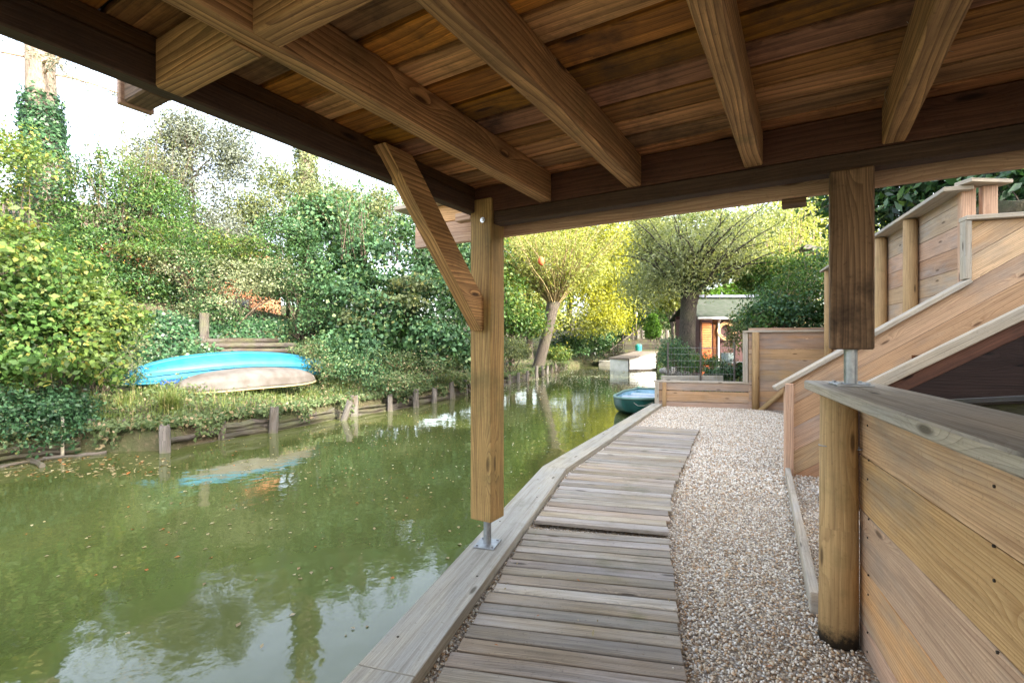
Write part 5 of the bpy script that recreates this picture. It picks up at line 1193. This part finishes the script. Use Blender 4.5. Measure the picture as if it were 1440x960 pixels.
bush('conifer', 'small bright green conical conifer above the plank wall', 'conifer', pd(918, 481, 30), [(tuple(pd(918, 466, 30)), (.42, .42, .75)), (tuple(pd(918, 452, 30)), (.24, .24, .4), .5)], 160, 34, .08, .10, 'lf_hedge', nst=4, r0=.03, rmin=.7)
hp = RG.uniform(0, 1, (16000, 3)); ha, hb = pd(985, 0, 23), pd(1110, 0, 25)
hx = ha.x + (hb.x - ha.x) * hp[:, 0]; hy = ha.y + (hb.y - ha.y) * hp[:, 0] + hp[:, 1] * 1.2; top_ = np.interp(hp[:, 0], [0, .45, 1], [CZ + 68 / F * 23, CZ + 88 / F * 24, CZ + 95 / F * 25]); hzv = np.where(hp[:, 2] < .45, top_ + RG.normal(0, .03, len(hp)), top_ - (hp[:, 2] - .45) * 3.0); hy = np.where(hp[:, 2] < .45, hy, ha.y + (hb.y - ha.y) * hp[:, 0] + RG.normal(0, .04, len(hp)))
t = thing('clipped_hedge', 'bright green clipped hedge with sloping top behind the shed roof', 'hedge', tuple(pd(1045, 440, 24))); leaves('leaves', np.stack([hx, hy, hzv], 1), .12, M['lf_hedge'], t, np.tile([0, -.5, .8], (len(hx), 1)), .6, .7)
mb = MB(); mb.slab([(ha.x, ha.y + .15, 1), (hb.x, hb.y + .15, 1), (hb.x, hb.y + .15, CZ + 92 / F * 25), (ha.x, ha.y + .15, CZ + 64 / F * 23)], (0, 1.0, 0)); mb.build('twig_core', M['twigdark'], t)
bush('shrub', 'tall blue green bush with arching twigs above the square timber wall', 'bush', (6.0, 11.2, 1.2),
     [lobe(1120, 430, 11, .95, .8, .65), lobe(1085, 445, 10.9, .6, .6, .42), lobe(1150, 400, 11.4, .8, .8, .7), lobe(1120, 450, 10.5, .8, .4, .4)], 420, 32, .13, .065, 'lf_blue', nst=60, sprigs=60, r0=.012, lm2='lf_mid', frac2=.4, sm_='barkpink')
bush('shrub', 'light green bush behind the blue green one, below the birdhouse', 'bush', (9.0, 16.0, 1.6),
     [lobe(1100, 385, 15.5, 1.0, .8, .6), lobe(1135, 395, 15.0, 1.0, .9, .8), lobe(1070, 400, 15.8, .7, .7, .35)], 260, 32, .18, .09, 'lf_mid', nst=20, sprigs=30, r0=.02, lm2='lf_yel', frac2=.45)
t = thing('hazel_clump', 'clump of bare tan stems with thin leaves behind the birdhouse', 'tree', (13.5, 24, hz(13.5, 24)))
sh = shoots((13.6, 24, hz(13.5, 24)), 22, 9.0, .9, .35, lean=(.0, 0)); shoot_obj(sh, .07, M['barkpink'], t, 'stems', 6); P, Dd = shoot_leaves(sh, 420, .35, .35); leaves('leaves', P, .14, M['lf_willow'], t, None, .5, 1.)
bush('laurel_hedge', 'glossy dark green laurel hedge above the log retaining wall', 'hedge', (8.0, 8.0, 2.4),
     [lobe(1290, 250, 8.6, 1.3, .8, 1.2), lobe(1380, 220, 8.2, 1.5, .9, 1.5), lobe(1460, 240, 7.6, 1.4, .9, 1.3), lobe(1240, 290, 9.2, 1.0, .8, .9), lobe(1300, 170, 9.0, 2.0, 1.0, 1.2), lobe(1230, 210, 10, 1.3, 1, 1.4), lobe(1560, 240, 7.4, 1.6, 1, 1.5)],
     900, 26, .17, .15, 'lf_rhodo', nst=30, sprigs=40, r0=.03, aspect=.38, lm2='lf_mid', frac2=.12, droop=.15)
bush('laurel_hedge', 'nearer glossy shrub with long leaves above the landing cap at the right edge', 'bush', (5.6, 5.6, 2.4),
     [lobe(1425, 265, 5.9, .45, .4, .35), lobe(1480, 270, 5.7, .6, .5, .5)], 100, 22, .11, .15, 'lf_rhodo', nst=24, r0=.012, aspect=.36, droop=.15)
# planter plants
bush('planter_plant', 'bushy blue green plant filling the low planter left side', 'plant', (3.75, 11.1, .35), [lobe(950, 505, 11.1, .36, .3, .34), lobe(945, 490, 11.1, .26, .25, .25, .6)], 120, 26, .07, .05, 'lf_blue', nst=20, r0=.008, aspect=.4)
bush('planter_plant', 'low leafy plants in the planter beside the taller wall', 'plant', (4.9, 11.3, .3), [lobe(1030, 522, 11, .32, .4, .22), lobe(1010, 528, 11.4, .3, .3, .15)], 90, 24, .06, .06, 'lf_dark', nst=10, r0=.006, lm2='lf_blue', frac2=.4)
bush('planter_plant', 'pale flowered climber near the shed hose', 'plant', (7.4, 14, .2), [lobe(1040, 480, 14.5, .35, .3, .7), lobe(1052, 455, 14, .5, .4, .4)], 120, 24, .10, .07, 'lf_olive', nst=14, r0=.008, lm2='lf_pale', frac2=.2)
bush('planter_plant', 'loose green plants between the wire fence and the willow base', 'plant', (5.1, 14.2, .0), [lobe(965, 510, 14.4, .9, .4, .35), lobe(990, 515, 13.5, .6, .4, .3)], 130, 24, .09, .06, 'lf_mid', nst=14, r0=.006, lm2='lf_pale', frac2=.2)

for x_, y_, h_, lab in ((13.5, 7.6, 12.5, 'unseen tall oak added on the right hillside to shade the far bank'), (12.5, 3.2, 12, 'unseen tall oak added beside the cream house to block the sun')):  # unseen trees added to keep the sun off the far bank
    zb_ = hz(x_, y_); t_ = V((x_, y_, zb_)); bigtree(lab, t_, [((x_, y_, zb_ + h_ * .66), (2.9, 2.9, 3.4)), ((x_ + 1.5, y_ - 1, zb_ + h_ * .5), (2.4, 2.4, 2.4)), ((x_ - .4, y_ + .8, zb_ + h_ * .42), (2.4, 2.2, 2.0))], 460, 34, .4, .26, 'lf_mid', r=.35, group='unseen oaks added on the right hillside for shade')
# ------------------------------------------------------------------ ground cover, grass, debris, pebbles
def cover_pts(n, xr, yr, dmin, dmax, hh, side=0):
    x = RG.uniform(*xr, n); y = RG.uniform(*yr, n); cd, s_ = canal_dist(x, y); ok = (cd > dmin) & (cd < dmax) & (s_ == side); x, y = x[ok], y[ok]
    dens = .5 + .5 * np.sin(x * 1.9 + 1) * np.sin(y * 1.4); ok = RG.uniform(0, 1, len(x)) < .45 + .55 * dens; x, y = x[ok], y[ok]
    return np.stack([x, y, height(x, y) + np.abs(RG.normal(0, hh, len(x))) * (.5 + dens[ok])], 1)
cp = np.concatenate([cover_pts(130000, (-11, 1), (5.5, 20), .12, 3.9, .07), cover_pts(70000, (-7, 0), (12, 24), 3.0, 8, .13), cover_pts(26000, (-6, 8), (18, 42), .1, 6, .12), cover_pts(30000, (-14, -6), (8, 22), 3.5, 9, .12)])
tag(leaves('ground_cover', cp, .058, M['cover'], None, np.tile([.2, -.5, .8], (len(cp), 1)), .6, .8), 'mixed weeds and creeping plants covering the far bank', 'ground cover', kind='stuff')
cp = np.concatenate([cover_pts(14000, (0, 12), (33, 48), .1, 8, .2, 1), cover_pts(40000, (3, 16), (11, 34), .2, 12, .10, 2)])
cp = cp[cp[:, 0] / cp[:, 1] < .78]
tag(leaves('ground_cover', cp, .10, M['cover'], None, None, .6, .8), 'low plants on the garden ground beyond the planter', 'ground cover', kind='stuff')
def blades(P, L, w, name, lab, kind, mat, parent=None, arch=.5, loc=None, cat='grass'):
    n = len(P); a = RG.uniform(0, 6.28, n); l = L * RG.uniform(.5, 1.15, n); o = np.stack([np.cos(a), np.sin(a), 0 * a], 1); s = np.stack([-np.sin(a), np.cos(a), 0 * a], 1) * w / 2; ar = RG.uniform(.15, 1, n) * arch
    v = np.empty((n, 8, 3)); 
    for k, t in enumerate((0, .4, .75, 1.)):
        c = P + o * (l * ar * t ** 1.6)[:, None] + np.array([0, 0, 1.]) * (l * (t - ar * .75 * t ** 2.4))[:, None]; ww = (1 - t) ** .6 if t < 1 else .05
        v[:, 2 * k] = c - s * ww; v[:, 2 * k + 1] = c + s * ww
    b = np.arange(n)[:, None] * 8; f = np.concatenate([b + np.array([[0, 1, 3, 2]]), b + np.array([[2, 3, 5, 4]]), b + np.array([[4, 5, 7, 6]])], 0)
    o_ = np_mesh(name, v.reshape(-1, 3), f, mat, parent, loc=loc)
    if lab: tag(o_, lab, cat, kind=kind)
    return o_
# plants and roots hanging over the edge of the far bank
E = []
for i in range(3, len(LEFT) - 1):
    a_, b_ = np.array(LEFT[i]), np.array(LEFT[i + 1]); l = np.linalg.norm(b_ - a_); n_ = int(l * 1500); t_ = RG.uniform(0, 1, (n_, 1)); q = a_ + (b_ - a_) * t_; nn_ = np.array([-(b_ - a_)[1], (b_ - a_)[0]]) / l
    o_ = RG.uniform(-.10, .40, (n_, 1)); q = q + nn_ * o_; m_ = np.sin(q[:, 0] * 3.1 + 1) * np.sin(q[:, 0] * 7.3 + q[:, 1] * 2.) ; kp = (o_[:, 0] > .04) | (m_ > .15); q = q[kp]; m_ = m_[kp]; n_ = len(q); lowz = np.where(m_ > .35, WZ + .08, WZ + .36); hiz = np.maximum(height(q[:, 0], q[:, 1]), 0) + .1
    z_ = lowz + (hiz - lowz) * RG.uniform(0, 1, n_) ** .6; E.append(np.concatenate([q, z_[:, None]], 1))
E = np.concatenate(E)
tag(leaves('bank_edge_plants', E, .06, M['cover'], None, np.tile([.5, -.7, .3], (len(E), 1)), .6, .6, droop=.7), 'small plants hanging over the edge of the far bank between the stakes', 'ground cover', kind='stuff')
gp = np.concatenate([cover_pts(30000, (-9, -1), (7, 17), .1, 2.6, .0), cover_pts(7000, (-3, 3), (15, 30), .1, 3, .0)])
blades(gp, .26, .008, 'bank_grass', 'long thin grass and dry stalks on the far bank in front of the canoes', 'stuff', M['grass'])
for px, py, n, L, lab in ((238, 588, 420, .55, 'drooping pale green grass tuft hanging over the thick pale stake'), (180, 582, 160, .34, 'small grass tuft above the wide reddish stake'), (345, 560, 260, .40, 'grass tuft on the bank just in front of the grey canoe'), (432, 560, 240, .38, 'yellowish grass tuft right of the canoes')):
    b = pz(px, py, 0.02); P = np.array(tuple(b))[None] + RG.normal(0, .07, (n, 3)) * [1, 1, 0]; P[:, 2] = height(P[:, 0], P[:, 1])
    blades(P, L, .010, 'grass_tuft', lab, None, M['grass'], loc=tuple(b), arch=.95); bpy.data.objects[-1] if False else None
# mossy lip above the stakes at the left
mb = MB(); a, b = pz(118, 588, .06), pz(212, 583, .06); n_ = 9; mb.tube([a.lerp(b, i / 8) + V((0, 0, random.uniform(-.015, .02))) for i in range(n_)], [.055 * random.uniform(.7, 1.2) for _ in range(n_)], 9, wob=.3)
tag(mb.build('mossy_log', plain('green_moss', (.10, .15, .02), .95, nscale=20, col2=(.05, .07, .015), bump=.02), smooth=True, loc=tuple((a + b) / 2)), 'moss covered log resting across the two leftmost stakes', 'log')
# roots and driftwood under the left bush
for k, (x0_, y0_, x1_, y1_) in enumerate(((0, 656, 90, 640), (60, 645, 150, 636), (20, 636, 60, 655))):
    oldlog(pz(x0_, y0_, WZ + .02), pz(x1_, y1_, WZ + .02), .02 + .008 * k, ('long thin drift branch floating under the left bush', 'thin pale drift stick left of the leftmost stake', 'short crossing twig floating at the left edge')[k], 'stake')
# floating leaves, pale debris, and flecks painted as glare
def flo(n, f, size, name, lab, mat):
    px = RG.uniform(0, 1, n); P = []
    for _ in range(n):
        q = f(); p = pz(q[0], q[1], WZ + .004)
        P.append((p.x, p.y, WZ + .004 + random.uniform(0, .002)))
    P = np.array(P); cd, _ = canal_dist(P[:, 0], P[:, 1]); P = P[cd < -.05]
    sc_ = np.clip(P[:, 1] / 8, .7, 3.0)
    o = leaves(name, P, size, mat, None, np.tile([0, 0, 12.], (len(P), 1)), .7, .25, droop=0, jit=.6); return tag(o, lab, 'floating leaves', kind='stuff')
def f1():
    x = random.uniform(0, 900); return x, random.uniform(640 - x * .12, 960 - random.random() * 160)
flo(700, lambda: (random.gauss(430, 190), 560 + abs(random.gauss(0, 120))), .028, 'floating_leaves', 'small yellow and brown leaves floating on the green water', M['dryleaf'])
flo(1500, lambda: (random.uniform(420, 900), 530 + abs(random.gauss(0, 60))), .022, 'floating_petals', 'pale specks drifting on the water near the post', M['pale_fleck'])
flo(4200, lambda: (random.uniform(700, 925), 519 + abs(random.gauss(0, 14))), .05, 'glare_flecks', 'pale scattered flecks standing in for glare on the far water', M['pale_fleck'])  # sky glare imitated by pale flecks on the water
flo(260, lambda: (random.uniform(0, 240), random.uniform(640, 670)), .05, 'floating_litter', 'leaf litter gathered at the waterline under the left bush', M['dryleaf'])
# fallen leaves and needles on path
xy = []
while len(xy) < 160:
    x, y = random.uniform(-.6, 3), random.uniform(1.2, 8); cdv, _ = canal_dist(np.array([x]), np.array([y]))
    if cdv[0] > .03 and x < 1.2 + .36 * y: xy.append((x, y, .001))
xy = np.array(xy); cdv, _ = canal_dist(xy[:, 0], xy[:, 1]); xy[:, 2] = np.where(cdv < .23, .074, .052)
tag(leaves('path_litter', xy, .022, M['dryleaf'], None, np.tile([0, 0, 10.], (len(xy), 1)), .35, .3, droop=0), 'tiny dry leaf scraps scattered on the boardwalk and kerb', 'leaf litter', kind='stuff')
# pebbles
def inpoly(x, y, P):
    c = np.zeros(len(x), bool); n = len(P)
    for i in range(n):
        (ax, ay), (bx, by) = P[i], P[(i + 1) % n]
        if ay == by: continue
        c ^= ((ay > y) != (by > y)) & (x < (bx - ax) * (y - ay) / (by - ay) + ax)
    return c
wl = [tuple(p) for p in WALKPOLY]
def pebbles(n, yr, r0, r1, name, lab, onwalk=False):
    x = RG.uniform(-1.2, 5, n * 3); y = RG.uniform(yr[0], yr[1], n * 3)
    ok = inpoly(x, y, GP) & (x / y < .82) & ((y > 2.15) | (x < 1.47 + .383 * (y - 2.12))) & (x < 2.9 + .55 * (y - 4))
    cd, _ = canal_dist(x, y); ok &= (cd > .20)
    # gone where the boardwalk covers them
    inside = inpoly(x, y, wl); sx = x + RG.normal(0, .03, len(x)); ok &= ~(inside & inpoly(sx, y, wl))
    if onwalk:
        d_ = np.full(len(x), 9.)
        for i in range(len(wl)):
            (ax, ay), (bx, by) = wl[i], wl[(i + 1) % len(wl)]; t = np.clip(((x - ax) * (bx - ax) + (y - ay) * (by - ay)) / ((bx - ax) ** 2 + (by - ay) ** 2), 0, 1); d_ = np.minimum(d_, np.hypot(x - ax - t * (bx - ax), y - ay - t * (by - ay)))
        ok = inside & (RG.uniform(0, 1, len(x)) < np.exp(-d_ / .035))
    x, y = x[ok][:n], y[ok][:n]; m = len(x)
    bm = bmesh.new(); bmesh.ops.create_icosphere(bm, subdivisions=1, radius=1); bv = np.array([tuple(v.co) for v in bm.verts]); bf = np.array([[v.index for v in f.verts] for f in bm.faces]); bm.free()
    s = RG.uniform(r0, r1, (m, 1)) * RG.uniform(.65, 1.25, (m, 3)) * [1, .8, .62]
    q = RG.normal(0, 1, (m, 4)); q /= np.linalg.norm(q, axis=1, keepdims=True); w_, a, b, c = q.T
    R = np.stack([1 - 2 * (b * b + c * c), 2 * (a * b - c * w_), 2 * (a * c + b * w_), 2 * (a * b + c * w_), 1 - 2 * (a * a + c * c), 2 * (b * c - a * w_), 2 * (a * c - b * w_), 2 * (b * c + a * w_), 1 - 2 * (a * a + b * b)], 1).reshape(m, 3, 3)
    v = bv[None] * (1 + RG.normal(0, .10, (m, len(bv), 1))) * s[:, None]; v = np.einsum('nij,nkj->nki', R, v)
    z = s.min(1) * (.3 if not onwalk else .8) + (RG.uniform(0, .006, m) if not onwalk else np.where(y > 3.3, .047, .033)); v += np.stack([x, y, z], 1)[:, None]
    f = bf[None] + (np.arange(m) * len(bv))[:, None, None]
    return tag(np_mesh(name, v.reshape(-1, 3), f.reshape(-1, 3), M['pebble'], None, smooth=True), lab, 'gravel', kind='stuff')
pebbles(26000, (1.3, 4.2), .005, .0095, 'gravel_pebbles', 'loose beige and brown pebbles of the path near the camera')
pebbles(42000, (4.2, 10.4), .008, .014, 'gravel_pebbles', 'loose beige pebbles of the path toward the planter')

pebbles(420, (1.6, 8.0), .004, .007, 'stray_pebbles', 'stray pebbles kicked onto the edges of the boardwalk', True)
